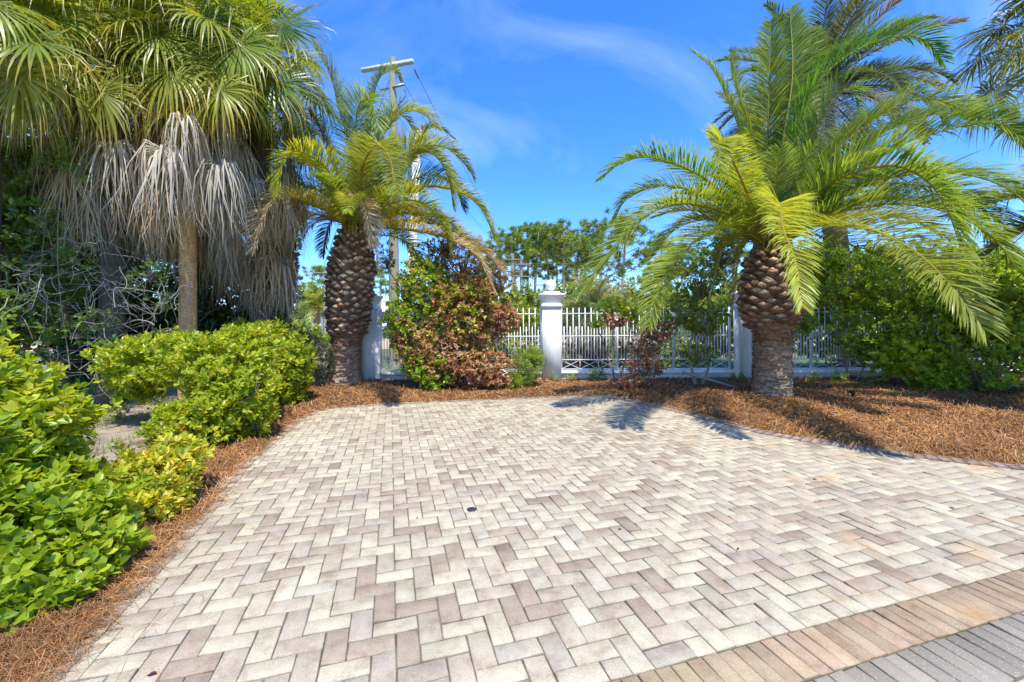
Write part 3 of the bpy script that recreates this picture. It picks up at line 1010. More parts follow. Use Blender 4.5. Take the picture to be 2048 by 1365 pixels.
def pillar(x, y, hw, label, side=None, shaft=1.77, scale=1.):
    t = thing('masonry_pillar', (x, y, 0), label, 'pillar', 'white pillars along the fence')
    b = B()
    b.box((x - hw, y - hw, -.1), (x + hw, y + hw, shaft), (.8, .8, .8))
    b.build('shaft', M['stucco'], t)
    b = B()
    s = shaft
    b.lathe((x, y, 0), [(hw + .002, s + .002), (hw + .028, s + .012), (hw + .028, s + .085), (hw + .004, s + .1)], 4, square=True)
    b.build('moulding', M['trim'], t)
    b = B()
    prof = [(hw + .002, s + .102)] + [(hw + .002 + .075 * (1 - cos(u * pi / 2)), s + .102 + .19 * u) for u in np.linspace(.1, 1, 7)] + [(hw + .085, s + .30), (hw + .085, s + .33), (hw - .01, s + .35), (hw - .03, s + .39), (.1, s + .405)]
    b.lathe((x, y, 0), prof, 4, square=True)
    b.build('cap', M['trim'], t)
    b = B()
    r = .132 * scale
    zc = s + .405 + r * 1.12
    b.lathe((x, y, 0), [(.075, s + .4), (.06, s + .44)] + [(r * sin(a), zc - r * cos(a)) for a in np.linspace(.45, pi - .02, 18)], 28)
    b.build('ball_finial', M['trim'], t, True)
    if side:
        b = B()
        xs = x + side * (hw + .045)
        b.lathe((xs, y, 0), [(.085, .0), (.085, shaft - .02), (.0, shaft - .019)], 20)
        b.build('side_column', M['stucco'], t, True)
    return t
pc = G(1103, 765)
YF = pc[1] + .05
pl = W(735, 764, 10.1)
pr = W(1499, 770, 9.85)
pillar(pc[0], YF, .215, 'white stucco pillar topped by a ball, between the two open fence bays')
pillar(pl[0], 10.1, .215, 'white stucco pillar with ball, close behind the trunk of the smaller date palm', 1)
pillar(pr[0], 9.85, .235, 'white stucco pillar half hidden behind the trunk of the larger date palm', -1)
def wall(x0, x1, y, label):
    t = thing('garden_wall', ((x0 + x1) / 2, y, 0), label, 'low wall', 'low walls under the fence')
    b = B()
    b.box((x0, y - .09, -.1), (x1, y + .09, .20))
    b.build('wall', M['stucco'], t)
    b = B()
    b.box((x0 + .003, y - .135, .203), (x1 - .003, y + .135, .25))
    b.box((x0 + .003, y - .12, .25), (x1 - .003, y + .12, .272))
    b.build('coping', M['trim'], t)
def fence(x0, x1, y, posts, label):
    t = thing('metal_fence', ((x0 + x1) / 2, y, 0), label, 'fence', 'white picket fence bays')
    for z in (1.64, 1.10, .53, .305):
        b = B()
        b.box((x0, y - .011, z - .012), (x1, y + .011, z + .012))
        b.build('rail', M['fence'], t)
    for xp in posts:
        b = B()
        b.box((xp - .021, y - .021, .272), (xp + .021, y + .021, 1.80 if xp not in (posts[0], posts[-1]) else 1.78))
        b.build('post', M['fence'], t)
    b = B()
    n = int(round((x1 - x0) / .0717))
    for k in range(1, n):
        x = x0 + (x1 - x0) * k / n
        if min(abs(x - q) for q in posts) < .03:
            continue
        h = 1.78 if k % 2 == 0 else 1.33
        b.box((x - .009, y - .0085, .53), (x + .009, y + .0085, h))
    b.build('picket_row', M['fence'], t)
    nb = int(round((x1 - x0) / .43))
    for k in range(nb):
        xa, xb = x0 + (x1 - x0) * k / nb, x0 + (x1 - x0) * (k + 1) / nb
        b = B()
        b.tube([[xa + .01, y - .004, .315], [xb - .01, y - .004, .52]], .006, 4)
        b.tube([[xa + .01, y + .008, .52], [xb - .01, y + .008, .315]], .006, 4)
        if k:
            b.box((xa - .006, y - .006, .305), (xa + .006, y + .006, .53))
        b.build('cross_brace', M['fence'], t)
xl, xc, xr = pl[0], pc[0], pr[0]
wall(xl + .35, xc - .217, YF, 'low white wall between the left pillar and the middle pillar')
wall(xc + .217, xr - .36, YF, 'low white wall right of the middle pillar, thin dry shrub before it')
wall(xr + .24, 15.5, YF - .1, 'low white wall in shade running behind the right hand hedge')
fence(xl + .36, xc - .24, YF, [xl + .36, xl + 2.0, xc - .24], 'white metal picket fence bay behind the big green and brown shrub')
d = (xr - .38) - (xc + .24)
fence(xc + .24, xr - .38, YF, [xc + .24, xc + .24 + d / 3, xc + .24 + 2 * d / 3, xr - .38], 'white metal picket fence bay right of the middle pillar')
fence(xr + .26, 15.4, YF - .1, [xr + .26, xr + 1.5, xr + 3.0, xr + 4.5, xr + 6, xr + 7.5, 15.4], 'white metal picket fence bay mostly covered by the right hand hedge')

# ------------------------------------------------------------------ big right date palm
def WP(l):
    return [W(*q) for q in l]
def date_palm(base, label, crown, group=None, name='date_palm'):
    return thing(name, (base[0], base[1], 0), label, 'palm tree', group)
rng = np.random.default_rng(11)
bR = G(1542, 803)
YR = bR[1] + .3
bR = W(1544, 803, YR)
tR = date_palm((bR[0], YR), 'large date palm with scaly pineapple trunk in the mulch bed at the right', None)
topR = 2.62
date_trunk(tR, (bR[0], YR), [(-.1, .36), (0, .35), (.3, .315), (.8, .30), (1.25, .32), (1.45, .42), (1.75, .50), (2.1, .50), (2.4, .42), (2.62, .3), (2.8, .2)], topR, 1.34, (.02, 0), nth=12, bh=.082)
cR = np.array([bR[0] + .02, YR, 2.72])
gr = [(.21, .30, .05), (.26, .34, .05), (.30, .36, .055), (.19, .27, .065)]
ye = (.40, .36, .05)
def fr(t, c, pts, col, ll=.62, **k):
    p = [c + norm(W(*pts[0]) - c) * .12] + WP(pts)
    return date_frond(t, p, col, ll=ll, rach=k.pop('rach', ye), **k)
L = [
 # left side
 ([(1424, 368, 7.3), (1308, 317, 6.9), (1240, 328, 6.7), (1206, 356, 6.6)], gr[0], .62),
 ([(1440, 410, 7.9), (1340, 372, 8.1), (1260, 392, 8.2), (1228, 440, 8.2)], gr[3], .6),
 ([(1486, 445, 7.2), (1418, 415, 6.9), (1353, 408, 6.6), (1300, 428, 6.4), (1250, 474, 6.3), (1205, 530, 6.25), (1158, 592, 6.3)], gr[1], .72),
 ([(1480, 455, 7.2), (1403, 474, 6.4), (1363, 511, 5.9), (1332, 553, 5.4), (1311, 597, 5.1), (1298, 650, 4.95)], gr[1], .62),
 ([(1500, 400, 6.8), (1455, 300, 5.4), (1438, 282, 4.6), (1440, 330, 4.15)], gr[2], .45),
 ([(1525, 360, 7.9), (1490, 230, 8.1), (1468, 150, 8.2), (1463, 102, 8.2)], gr[0], .5),
 ([(1515, 360, 8.2), (1462, 215, 8.5), (1425, 140, 8.7), (1384, 103, 8.8)], gr[2], .42),
 ([(1535, 330, 7.9), (1538, 180, 8.), (1541, 44, 8.2)], gr[0], .62),
 ([(1555, 380, 7.5), (1568, 270, 7.5), (1585, 150, 7.6), (1580, 20, 7.9)], gr[0], .72),
 ([(1580, 330, 7.6), (1605, 235, 7.6), (1640, 162, 7.5), (1703, 106, 7.4), (1790, 74, 7.3), (1850, 80, 7.2), (1885, 122, 7.1)], (.13, .28, .03), .75),
 ([(1565, 412, 7.3), (1600, 320, 7.1), (1640, 240, 6.9), (1680, 185, 6.8), (1706, 182, 6.7), (1716, 225, 6.6)], gr[3], .6),
 ([(1600, 400, 7.5), (1668, 306, 7.4), (1738, 248, 7.3), (1805, 208, 7.2), (1860, 198, 7.1), (1905, 210, 7.), (1947, 232, 7.)], gr[0], .7),
 ([(1640, 400, 7.4), (1783, 301, 7.), (1871, 266, 6.8), (1960, 247, 6.6), (2020, 256, 6.5), (2085, 330, 6.4)], gr[3], .8),
 ([(1628, 395, 7.1), (1694, 350, 6.7), (1783, 332, 6.3), (1849, 357, 5.7), (1893, 417, 5.3), (1915, 480, 5.1), (1930, 545, 5.0)], gr[1], .72),
 ([(1620, 450, 6.9), (1686, 453, 6.0), (1748, 461, 5.3), (1809, 490, 4.7), (1850, 519, 4.35), (1891, 560, 4.0), (1932, 609, 3.8), (1966, 656, 3.72)], (.26, .31, .05), .66),
 ([(1556, 425, 6.6), (1560, 408, 5.7), (1567, 461, 5.0), (1588, 510, 4.6), (1598, 560, 4.4), (1605, 612, 4.3)], (.36, .45, .06), .52),
 ([(1600, 430, 7.3), (1720, 375, 7.1), (1830, 370, 6.9), (1930, 395, 6.8), (2010, 450, 6.7)], gr[0], .7),
 ([(1620, 440, 7.6), (1760, 400, 7.9), (1880, 410, 8.1), (1960, 450, 8.2), (2030, 530, 8.2)], gr[3], .7),
 ([(1640, 420, 7.), (1760, 362, 6.6), (1890, 345, 6.2), (2010, 375, 6.), (2090, 450, 5.9)], gr[0], .7),
 ([(1640, 440, 6.9), (1760, 410, 6.3), (1880, 420, 5.8), (1980, 470, 5.5), (2040, 550, 5.4)], gr[1], .62),
 ([(1620, 380, 7.8), (1740, 280, 8.), (1860, 230, 8.2), (1980, 240, 8.4), (2060, 290, 8.5)], gr[3], .7),
 ([(1610, 460, 7.4), (1720, 430, 7.2), (1820, 440, 7.), (1900, 480, 6.9)], gr[2], .62),
 ([(1500, 470, 7.7), (1420, 440, 8.), (1350, 460, 8.2), (1300, 520, 8.3)], gr[0], .6),
 ([(1500, 470, 7.2), (1470, 478, 6.9), (1440, 510, 6.7), (1425, 570, 6.6)], (.24, .26, .05), .42),
 ([(1500, 480, 7.5), (1478, 510, 7.4), (1470, 560, 7.4), (1465, 610, 7.4)], (.30, .28, .12), .32),
 ([(1600, 380, 7.9), (1700, 260, 8.3), (1790, 230, 8.6), (1860, 270, 8.8)], gr[3], .65),
 ([(1545, 400, 8.3), (1500, 250, 8.9), (1440, 190, 9.2)], gr[3], .6),
 ([(1610, 470, 7.3), (1700, 490, 7.2), (1790, 520, 7.1)], (.2, .24, .06), .5),
]
for pts, col, ll in L:
    fr(tR, cR, pts, col, ll)
# shorter inner fronds filling the heart of the crown, and the far side
for k in range(18):
    az = k * 2.39996
    e = radians(86 - 50 * (k / 26) ** .8)
    f = k / 26
    pts = arc_pts(cR + np.array([cos(az), sin(az), 0]) * .1, az, e, 1.7 + .9 * f, radians(35 + 60 * f))
    if cos(az) * .2 - sin(az) > .75 and f > .4:
        continue
    date_frond(tR, pts, gr[k % 4], ll=.5, rach=ye)
# yellow petiole bases at the crown
b = B()
for k in range(26):
    az = k * 2.39996
    o = np.array([cos(az), sin(az), 0])
    b.tube([cR - Z * .22 + o * .24, cR - Z * .02 + o * .3, cR + Z * .22 + o * .28], [.05, .035, .018], 6, np.array([.42, .30, .04]) * rng.uniform(.7, 1.15))
b.build('petiole_bases', M['palm'], tR)

# ------------------------------------------------------------------ left date palm
rng = np.random.default_rng(12)
YL = 9.45
bL = W(686, 766, YL)
tL = date_palm((bL[0], YL), 'smaller date palm with scaly leaning trunk beside the left pillar', None)
topL = 3.42
date_trunk(tL, (bL[0], YL), [(-.1, .42), (0, .41), (.25, .37), (.7, .325), (1.1, .315), (1.35, .37), (1.8, .41), (2.3, .435), (2.8, .41), (3.2, .33), (3.42, .24), (3.6, .18)], topL, 1.2, (.28, 0), nth=12, bh=.085)
cL = np.array([bL[0] + .29, YL, 3.5])
g2 = [(.25, .33, .05), (.21, .28, .055), (.32, .38, .05), (.36, .38, .055)]
L = [
 ([(701, 311, 9.4), (677, 218, 9.3), (660, 150, 9.2), (625, 87, 9.1)], g2[0], .55, {}),
 ([(711, 265, 9.2), (717, 212, 9.), (735, 199, 8.8), (748, 218, 8.7), (755, 262, 8.6)], g2[0], .6, {}),
 ([(738, 280, 9.6), (748, 190, 9.7), (763, 151, 9.8), (788, 141, 9.8), (799, 160, 9.8)], g2[1], .5, {}),
 ([(745, 340, 9.3), (763, 280, 9.2), (788, 237, 9.), (818, 222, 8.9), (849, 230, 8.8), (871, 256, 8.7)], g2[0], .62, {}),
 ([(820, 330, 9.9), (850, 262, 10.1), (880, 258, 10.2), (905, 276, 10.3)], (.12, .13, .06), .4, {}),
 ([(755, 370, 9.2), (788, 325, 9.), (834, 297, 8.8), (865, 308, 8.7), (889, 337, 8.6), (901, 375, 8.6), (905, 410, 8.6)], g2[0], .62, {}),
 ([(780, 350, 9.6), (830, 300, 9.7), (880, 292, 9.7), (911, 309, 9.7), (935, 335, 9.7), (946, 356, 9.7)], g2[0], .5, {}),
 ([(760, 410, 9.5), (818, 378, 9.4), (880, 374, 9.3), (926, 388, 9.2), (957, 412, 9.1), (978, 449, 9.), (988, 480, 9.)], g2[3], .55, {}),
 ([(757, 420, 9.2), (803, 402, 8.9), (843, 406, 8.7), (874, 434, 8.6), (892, 468, 8.5), (899, 502, 8.5)], g2[3], .5, {}),
 ([(760, 448, 9.4), (820, 440, 9.2), (880, 452, 9.1), (930, 476, 9.), (970, 505, 8.9), (1008, 548, 8.9)], (.36, .36, .07), .5, dict(dead=.3)),
 ([(760, 456, 9.3), (830, 462, 8.9), (900, 480, 8.6), (950, 510, 8.5), (985, 578, 8.4)], (.36, .34, .08), .45, dict(dead=.5)),
 ([(706, 420, 9.1), (712, 402, 8.7), (728, 412, 8.4), (741, 440, 8.3), (745, 495, 8.25)], (.34, .28, .06), .4, dict(dead=.75)),
 ([(723, 348, 8.5), (737, 308, 7.7), (757, 291, 7.0), (778, 312, 6.5), (787, 357, 6.), (792, 395, 5.75)], g2[1], .5, {}),
 ([(665, 357, 8.6), (635, 322, 8.1), (605, 306, 7.7), (581, 306, 7.4), (562, 338, 7.2), (557, 388, 7.1)], (.38, .42, .04), .45, {}),
 ([(655, 425, 8.6), (603, 400, 8.), (557, 397, 7.6), (526, 428, 7.4), (511, 474, 7.3), (505, 500, 7.3)], (.36, .38, .10), .5, dict(dead=.45)),
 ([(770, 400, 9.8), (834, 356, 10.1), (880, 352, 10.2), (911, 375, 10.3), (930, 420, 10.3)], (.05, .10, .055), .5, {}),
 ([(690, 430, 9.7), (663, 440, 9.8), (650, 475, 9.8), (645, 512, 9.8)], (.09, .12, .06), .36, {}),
 ([(680, 400, 9.9), (640, 370, 10.2), (610, 400, 10.4), (600, 460, 10.4)], g2[1], .5, {}),
 ([(690, 380, 9.3), (660, 320, 9.2), (640, 260, 9.2), (620, 230, 9.2)], g2[0], .55, {}),
 ([(740, 330, 9.8), (770, 250, 10.), (800, 230, 10.2), (830, 260, 10.3)], g2[1], .5, {}),
 ([(760, 470, 9.5), (800, 478, 9.3), (830, 500, 9.2), (845, 540, 9.2)], g2[1], .4, {}),
 ([(760, 440, 9.8), (830, 425, 10.), (890, 440, 10.1), (930, 480, 10.2)], g2[2], .5, {}),
 ([(742, 480, 9.4), (752, 500, 9.3), (756, 540, 9.3)], (.3, .24, .15), .25, dict(dead=.95)),
 ([(670, 440, 9.2), (630, 430, 9.), (600, 450, 8.9), (585, 500, 8.9)], (.30, .25, .14), .5, dict(dead=.95)),
]
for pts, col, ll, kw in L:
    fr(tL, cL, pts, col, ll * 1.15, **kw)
for k in range(22):
    az = k * 2.39996 + 1
    e = radians(86 - 50 * (k / 22) ** .8)
    f = k / 22
    date_frond(tL, arc_pts(cL + np.array([cos(az), sin(az), 0]) * .1, az, e, 1.5 + .7 * f, radians(40 + 60 * f)), g2[k % 3], ll=.45, rach=ye)
b = B()
for k in range(24):
    az = k * 2.39996
    o = np.array([cos(az), sin(az), 0])
    b.tube([cL - Z * .2 + o * .22, cL - Z * .02 + o * .27, cL + Z * .2 + o * .25], [.045, .032, .016], 6, np.array([.42, .30, .04]) * rng.uniform(.7, 1.15))
b.build('petiole_bases', M['palm'], tL)

# ------------------------------------------------------------------ other feather palms
def feather(name, base, cz, label, n, L0, cols, ll, rad, e1=80, e2=-15, bend=(40, 85), seed=3, dead=0, tc=(.22, .16, .11), azr=None, lean=(0, 0), **kw):
    global rng
    rng = np.random.default_rng(seed)
    t = thing(name, (base[0], base[1], 0), label, 'palm tree')
    c = np.array([base[0] + lean[0], base[1] + lean[1], cz])
    b = B()
    trunk_tube(b, [np.array([base[0], base[1], -.1]), (np.array([base[0], base[1], 0]) + c) / 2, c], [rad * 1.15, rad, rad, rad * 1.1, rad * 1.25], 18, tc, .08, 160)
    b.build('trunk', M['bark'], t)
    for k in range(n):
        f = k / (n - 1)
        az = k * 2.39996
        if azr:
            az = rng.uniform(*azr)
        e = radians(e1 + (e2 - e1) * f + rng.normal(0, 4))
        dd = 1. if (dead and f > 1 - dead) else 0
        date_frond(t, arc_pts(c, az, e, L0 * (.8 + .25 * f) * rng.uniform(.9, 1.1), radians(bend[0] + (bend[1] - bend[0]) * f)), cols[k % len(cols)], ll=ll, dead=dd * .95, **kw)
    return t
cT = W(1635, 190, 11.2)
feather('date_palm', (cT[0] + .9, cT[1]), cT[2], 'tall dark date palm with browning frond tips, rising behind the larger palm', 46, 3.1, [(.10, .16, .06), (.12, .18, .05), (.2, .16, .09), (.09, .14, .07)], .5, .26, seed=21, dead=.12, lean=(-.9, 0), rach=(.2, .2, .08))
cE = W(2290, 395, 6.6)
feather('date_palm', (cE[0], cE[1]), cE[2], 'date palm past the right edge whose drooping fronds reach in at the frame side', 11, 2.9, [(.2, .25, .09), (.24, .26, .13)], .75, .3, seed=22, e1=22, e2=-5, bend=(25, 45), azr=(radians(150), radians(215)))
cP = W(1190, 622, 13.2)
feather('pindo_palm', (cP[0], cP[1]), cP[2], 'silvery arching palm just beyond the fence, right of the middle pillar', 30, 1.75, [(.24, .30, .17), (.30, .34, .2), (.34, .34, .22)], .4, .17, seed=23, dead=.1, bend=(60, 120), e2=-25, rach=(.25, .27, .15))
cS = W(633, 612, 36)
feather('young_palm', (cS[0], cS[1]), cS[2], 'small distant palm standing before the white house', 26, 2.6, [(.32, .38, .08), (.26, .34, .08)], .8, .22, seed=24, nl=30, wd=.10, bend=(40, 75), rach=(.3, .3, .1))

# ------------------------------------------------------------------ fan palms
fan_group = 'tall fan palms massed at the left'
def fp(px, pyb, Y, pytop, rad, label, ng, nd, seed, lean=0, **k):
    b0 = W(px, 650, Y)
    tp = W(px + lean, pytop, Y)
    return fan_palm((b0[0], Y, 0), tp, rad, label, ng, nd, seed, group=fan_group, **k)
fp(376, 0, 7.3, 95, .128, 'fan palm with the clean tan trunk rising behind the main hedge', 32, 44, 31, lean=4, skirt=2.5, clear=True, trunkc=(.62, .36, .16))
fp(520, 0, 8.6, 150, .2, 'fan palm with a dark shaggy trunk, nearest to the date palm', 30, 38, 32, lean=-6, skirt=3.4, trunkc=(.10, .08, .06))
fp(222, 0, 7.0, 110, .17, 'fan palm with grey dead fronds above the bare vine tangle', 30, 28, 33, skirt=2.0, trunkc=(.12, .1, .07))
fp(-25, 0, 5.9, 60, .13, 'fan palm at the far left edge with yellow green leaves', 28, 3, 34, skirt=.6, trunkc=(.12, .1, .07))
fp(400, 0, 10.0, -60, .2, 'tallest fan palm, at the back of the group', 26, 14, 35, skirt=3, trunkc=(.14, .11, .08))
fp(140, 0, 9.0, -60, .2, 'tall fan palm behind, seen above the left corner', 24, 12, 36, skirt=3, trunkc=(.14, .11, .08))
# individual leaves that stand out at the front of the crown
rng = np.random.default_rng(40)
tA = [o for o in COL.objects if o.name.startswith('fan_palm')]
def extra(t, hx, hy, Y, dirpx, R, col, tipc, droop=.7, tipf=.5, spread=150, facing=(0, -1, .5), c0=None, **k):
    hub = W(hx, hy, Y)
    D = norm(W(dirpx[0], dirpx[1], dirpx[2]) - hub)
    fan_leaf(t, c0, hub, D, np.array(facing, float), R, col, tipc, droop=droop, tipf=tipf, spread=spread, **k)
top0 = W(380, 95, 7.3)
top1 = W(514, 150, 8.6)
top3 = W(50, 60, 5.9)
top2 = W(205, 130, 7.)
gy = (.32, .36, .03)
oy = (.68, .42, .07)
extra(tA[0], 340, 140, 6.3, (345, 230, 5.9), .95, gy, oy, 1.0, .8, c0=top0)
extra(tA[1], 548, 165, 7.6, (600, 220, 7.3), 1.05, (.14, .23, .03), oy, .45, .6, c0=top1, facing=(.2, -1, .4))
extra(tA[0], 440, 180, 6.4, (470, 240, 6.2), .75, gy, oy, 1.1, .9, c0=top0)
extra(tA[3], 70, 80, 5.2, (10, 70, 5.), 1.0, (.17, .25, .03), (.55, .36, .05), .5, .6, c0=top3)
extra(tA[0], 395, 40, 6.6, (400, 110, 6.5), 1.0, (.05, .12, .015), oy, .3, .2, c0=top0)
extra(tA[1], 560, 50, 7.9, (610, 60, 7.7), 1.05, (.07, .15, .02), oy, .25, .3, c0=top1)
extra(tA[2], 150, 165, 6.3, (85, 190, 6.1), .9, (.3, .26, .2), (.4, .36, .3), 1.1, .7, c0=top2, mat='dry')
extra(tA[3], 40, 150, 5.3, (20, 200, 5.1), .95, (.3, .32, .05), (.6, .42, .12), 1.0, .8, c0=top3)
extra(tA[2], 110, 40, 6.0, (90, 110, 5.8), 1.0, (.24, .31, .03), (.6, .42, .08), .8, .6, c0=top2)
extra(tA[2], 200, 185, 6.0, (215, 240, 5.9), .8, (.26, .3, .04), (.55, .42, .2), 1.2, .7, c0=top2)
extra(tA[0], 480, 90, 6.6, (500, 150, 6.4), .95, (.24, .32, .03), (.6, .40, .07), .9, .6, c0=top0)
extra(tA[0], 250, 60, 6.8, (240, 130, 6.6), .9, (.12, .19, .03), oy, .9, .5, c0=top0)
for hx, hy, Y, R in ((95, 175, 5.9, .8), (228, 288, 6.4, 1.15), (325, 298, 6.3, 1.25), (440, 330, 6.7, 1.2), (500, 360, 7.6, 1.1), (365, 235, 6.3, .85), (560, 390, 8., .9)):
    c = np.array([.55, .50, .41]) * rng.uniform(.85, 1.1)
    extra(tA[3] if hx < 120 else tA[2] if hx < 240 else tA[0] if hx < 480 else tA[1], hx, hy, Y, (hx - 3, hy + 12, Y - .6), R * 1.15, c, c * 1.1, 1.3, .5, fold=.84, name='dead_frond', mat='dry', pet=(.3, .22, .13), sway=.2, c0=W(hx + (15 if hx < 376 else -15), hy - 60, Y + .7), nseg=62, facing=(0, -.4, 1))
t7 = W(2120, 75, 8.2)
fan_palm((t7[0], t7[1], 0), t7, .2, 'fan palm past the right edge, its dark leaves showing in the top corner', 26, 0, 37, R=1.0, skirt=.8, green=(.045, .09, .025))

# ------------------------------------------------------------------ shrubs
LIME = [(.36, .45, .025), (.43, .50, .035), (.25, .36, .02), (.50, .52, .05), (.13, .22, .015), (.55, .15, .04)]
LW_ = [.3, .26, .2, .12, .11, .01]
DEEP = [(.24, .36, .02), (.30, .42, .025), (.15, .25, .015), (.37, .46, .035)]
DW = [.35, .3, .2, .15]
def V3(*a):
    return np.array(a, float)
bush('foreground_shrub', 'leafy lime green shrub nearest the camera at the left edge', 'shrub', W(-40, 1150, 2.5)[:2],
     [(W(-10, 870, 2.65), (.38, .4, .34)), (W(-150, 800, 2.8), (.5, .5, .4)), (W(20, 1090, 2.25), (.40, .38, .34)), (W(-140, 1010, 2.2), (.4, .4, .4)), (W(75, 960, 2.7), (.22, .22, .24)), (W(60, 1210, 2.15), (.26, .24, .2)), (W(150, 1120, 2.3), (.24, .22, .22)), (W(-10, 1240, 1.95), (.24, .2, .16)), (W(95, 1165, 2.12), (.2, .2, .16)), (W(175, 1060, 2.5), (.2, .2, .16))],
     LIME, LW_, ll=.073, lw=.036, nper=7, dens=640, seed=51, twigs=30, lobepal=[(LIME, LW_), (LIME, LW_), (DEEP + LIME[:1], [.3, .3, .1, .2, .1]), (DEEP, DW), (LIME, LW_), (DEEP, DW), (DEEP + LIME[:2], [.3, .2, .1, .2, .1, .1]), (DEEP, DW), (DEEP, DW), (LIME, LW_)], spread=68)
YEL = [(.58, .56, .05), (.46, .50, .04), (.28, .36, .03), (.66, .56, .08), (.62, .07, .03)]
bush('low_shrub', 'small yellow green shrub with a few red leaves on the pine straw edge', 'shrub', W(300, 1030, 3.0)[:2],
     [(W(290, 965, 3.15), (.30, .26, .22)), (W(225, 985, 3.05), (.22, .2, .2)), (W(350, 915, 3.45), (.22, .2, .16)), (W(290, 1010, 2.95), (.2, .18, .12))],
     YEL, [.25, .3, .28, .1, .05], ll=.062, lw=.028, nper=6, dens=420, seed=52, twigs=30)
bush('hedge_shrub', 'broad bright green hedge shrub in the middle left, beside the paving', 'shrub', W(450, 880, 5.2)[:2],
     [(W(340, 722, 5.6), (.78, .5, .33)), (W(450, 735, 5.4), (.55, .55, .42)), (W(470, 805, 5.1), (.42, .38, .42)), (W(395, 845, 4.7), (.36, .32, .26)), (W(285, 760, 5.7), (.38, .3, .26)), (W(500, 700, 5.9), (.4, .4, .32)), (W(345, 850, 4.8), (.24, .22, .2))],
     LIME, [.25, .25, .24, .1, .14, .012], ll=.068, lw=.032, nper=7, dens=400, seed=53, twigs=40, twigc=(.33, .29, .22))
bush('hedge_shrub', 'green shrub right behind the broad hedge, left of the smaller date palm', 'shrub', W(560, 800, 7.4)[:2],
     [(W(545, 715, 7.4), (.55, .5, .52)), (W(575, 755, 7.2), (.35, .4, .45)), (W(500, 690, 7.8), (.5, .5, .4))],
     LIME, [.2, .2, .3, .08, .2, .005], ll=.085, lw=.038, nper=7, dens=300, seed=54, twigs=30)
GREY = [(.12, .13, .10), (.20, .19, .17), (.07, .10, .05), (.28, .25, .22), (.10, .15, .05)]
bush('grey_shrub', 'dull grey green shrub in shade against the left side of the smaller date palm', 'shrub', W(628, 765, 8.9)[:2],
     [(W(632, 720, 9.), (.38, .3, .42)), (W(600, 700, 9.6), (.5, .3, .4))], GREY, [.3, .2, .2, .15, .15], ll=.06, lw=.02, nper=6, dens=330, seed=55, twigs=50)
BR = [(.42, .21, .09), (.52, .29, .14), (.32, .14, .06), (.58, .38, .21), (.48, .18, .11), (.20, .10, .05)]
BW = [.27, .25, .17, .13, .1, .08]
VG = [(.26, .42, .03), (.36, .50, .04), (.17, .29, .02), (.52, .54, .05), (.45, .17, .08)]
bush('climbing_shrub', 'green leafy climber on the fence just right of the smaller date palm', 'shrub', W(850, 775, 8.9)[:2],
     [(W(850, 575, 9.), (.6, .42, .62)), (W(800, 640, 8.9), (.34, .3, .55)), (W(915, 620, 8.85), (.5, .35, .6)), (W(868, 745, 8.65), (.42, .3, .34)), (W(835, 725, 8.75), (.3, .25, .38))],
     VG, [.3, .26, .26, .1, .08], ll=.085, lw=.045, nper=5, dens=210, seed=56, twigs=60, inner=.5, lobepal=[(VG, [.28, .24, .22, .13, .13]), (VG, [.3, .26, .26, .1, .08]), (VG + BR, [.16, .14, .12, .06, .06, .1, .1, .08, .08, .06, .04]), (VG, [.34, .26, .3, .1, 0]), (VG, [.34, .26, .3, .1, 0])])
bush('dry_shrub', 'large shrub of dry coppery brown leaves left of the middle pillar', 'shrub', W(930, 780, 8.6)[:2],
     [(W(935, 650, 8.9), (.72, .4, .62)), (W(890, 715, 8.75), (.85, .42, .5)), (W(965, 740, 8.6), (.62, .4, .38)), (W(1000, 640, 8.95), (.42, .3, .34)), (W(830, 680, 8.8), (.5, .3, .5)), (W(930, 590, 9.), (.7, .35, .4))],
     BR, BW, ll=.085, lw=.042, nper=5, dens=165, seed=57, twigs=110, mat='dry', cup=.8, droop=.3, inner=.5, twigc=(.2, .14, .1),
     lobepal=[(BR + VG[:4], BW + [.07, .1, .04, .08]), (BR + VG[:4], BW + [.08, .06, .05, .04]), (BR + [(.40, .30, .12)], BW + [.12]), (BR + VG[:2], BW + [.05, .05]), (BR + VG[:4], BW + [.16, .2, .1, .1]), (BR + VG[:4], BW + [.12, .16, .1, .12])])
PU = [(.34, .15, .10), (.44, .22, .12), (.22, .12, .08), (.22, .26, .06), (.46, .28, .15), (.15, .20, .04)]
bush('purple_leaf_shrub', 'airy reddish purple leaved top growth above the coppery shrub', 'shrub', W(930, 770, 9.4)[:2],
     [(W(925, 530, 9.4), (.75, .4, .55)), (W(985, 560, 9.3), (.45, .35, .5)), (W(860, 520, 9.6), (.5, .3, .35)), (W(775, 515, 9.5), (.16, .15, .32)), (W(890, 490, 9.5), (.4, .3, .3))],
     PU, [.2, .22, .15, .2, .13, .1], ll=.07, lw=.036, nper=5, dens=95, seed=58, twigs=110, inner=.5, twigc=(.16, .11, .09))
FE = [(.22, .34, .05), (.32, .44, .05), (.15, .22, .04), (.44, .52, .04)]
bush('fine_leaf_shrub', 'small feathery green shrub at the foot of the middle pillar', 'shrub', W(1045, 775, 8.9)[:2],
     [(W(1050, 735, 9.), (.36, .28, .34)), (W(1025, 765, 8.8), (.28, .25, .2)), (W(1068, 715, 9.1), (.2, .2, .25))], FE, [.4, .3, .2, .1], ll=.055, lw=.011, nper=12, dens=330, seed=59, twigs=50, spread=80)
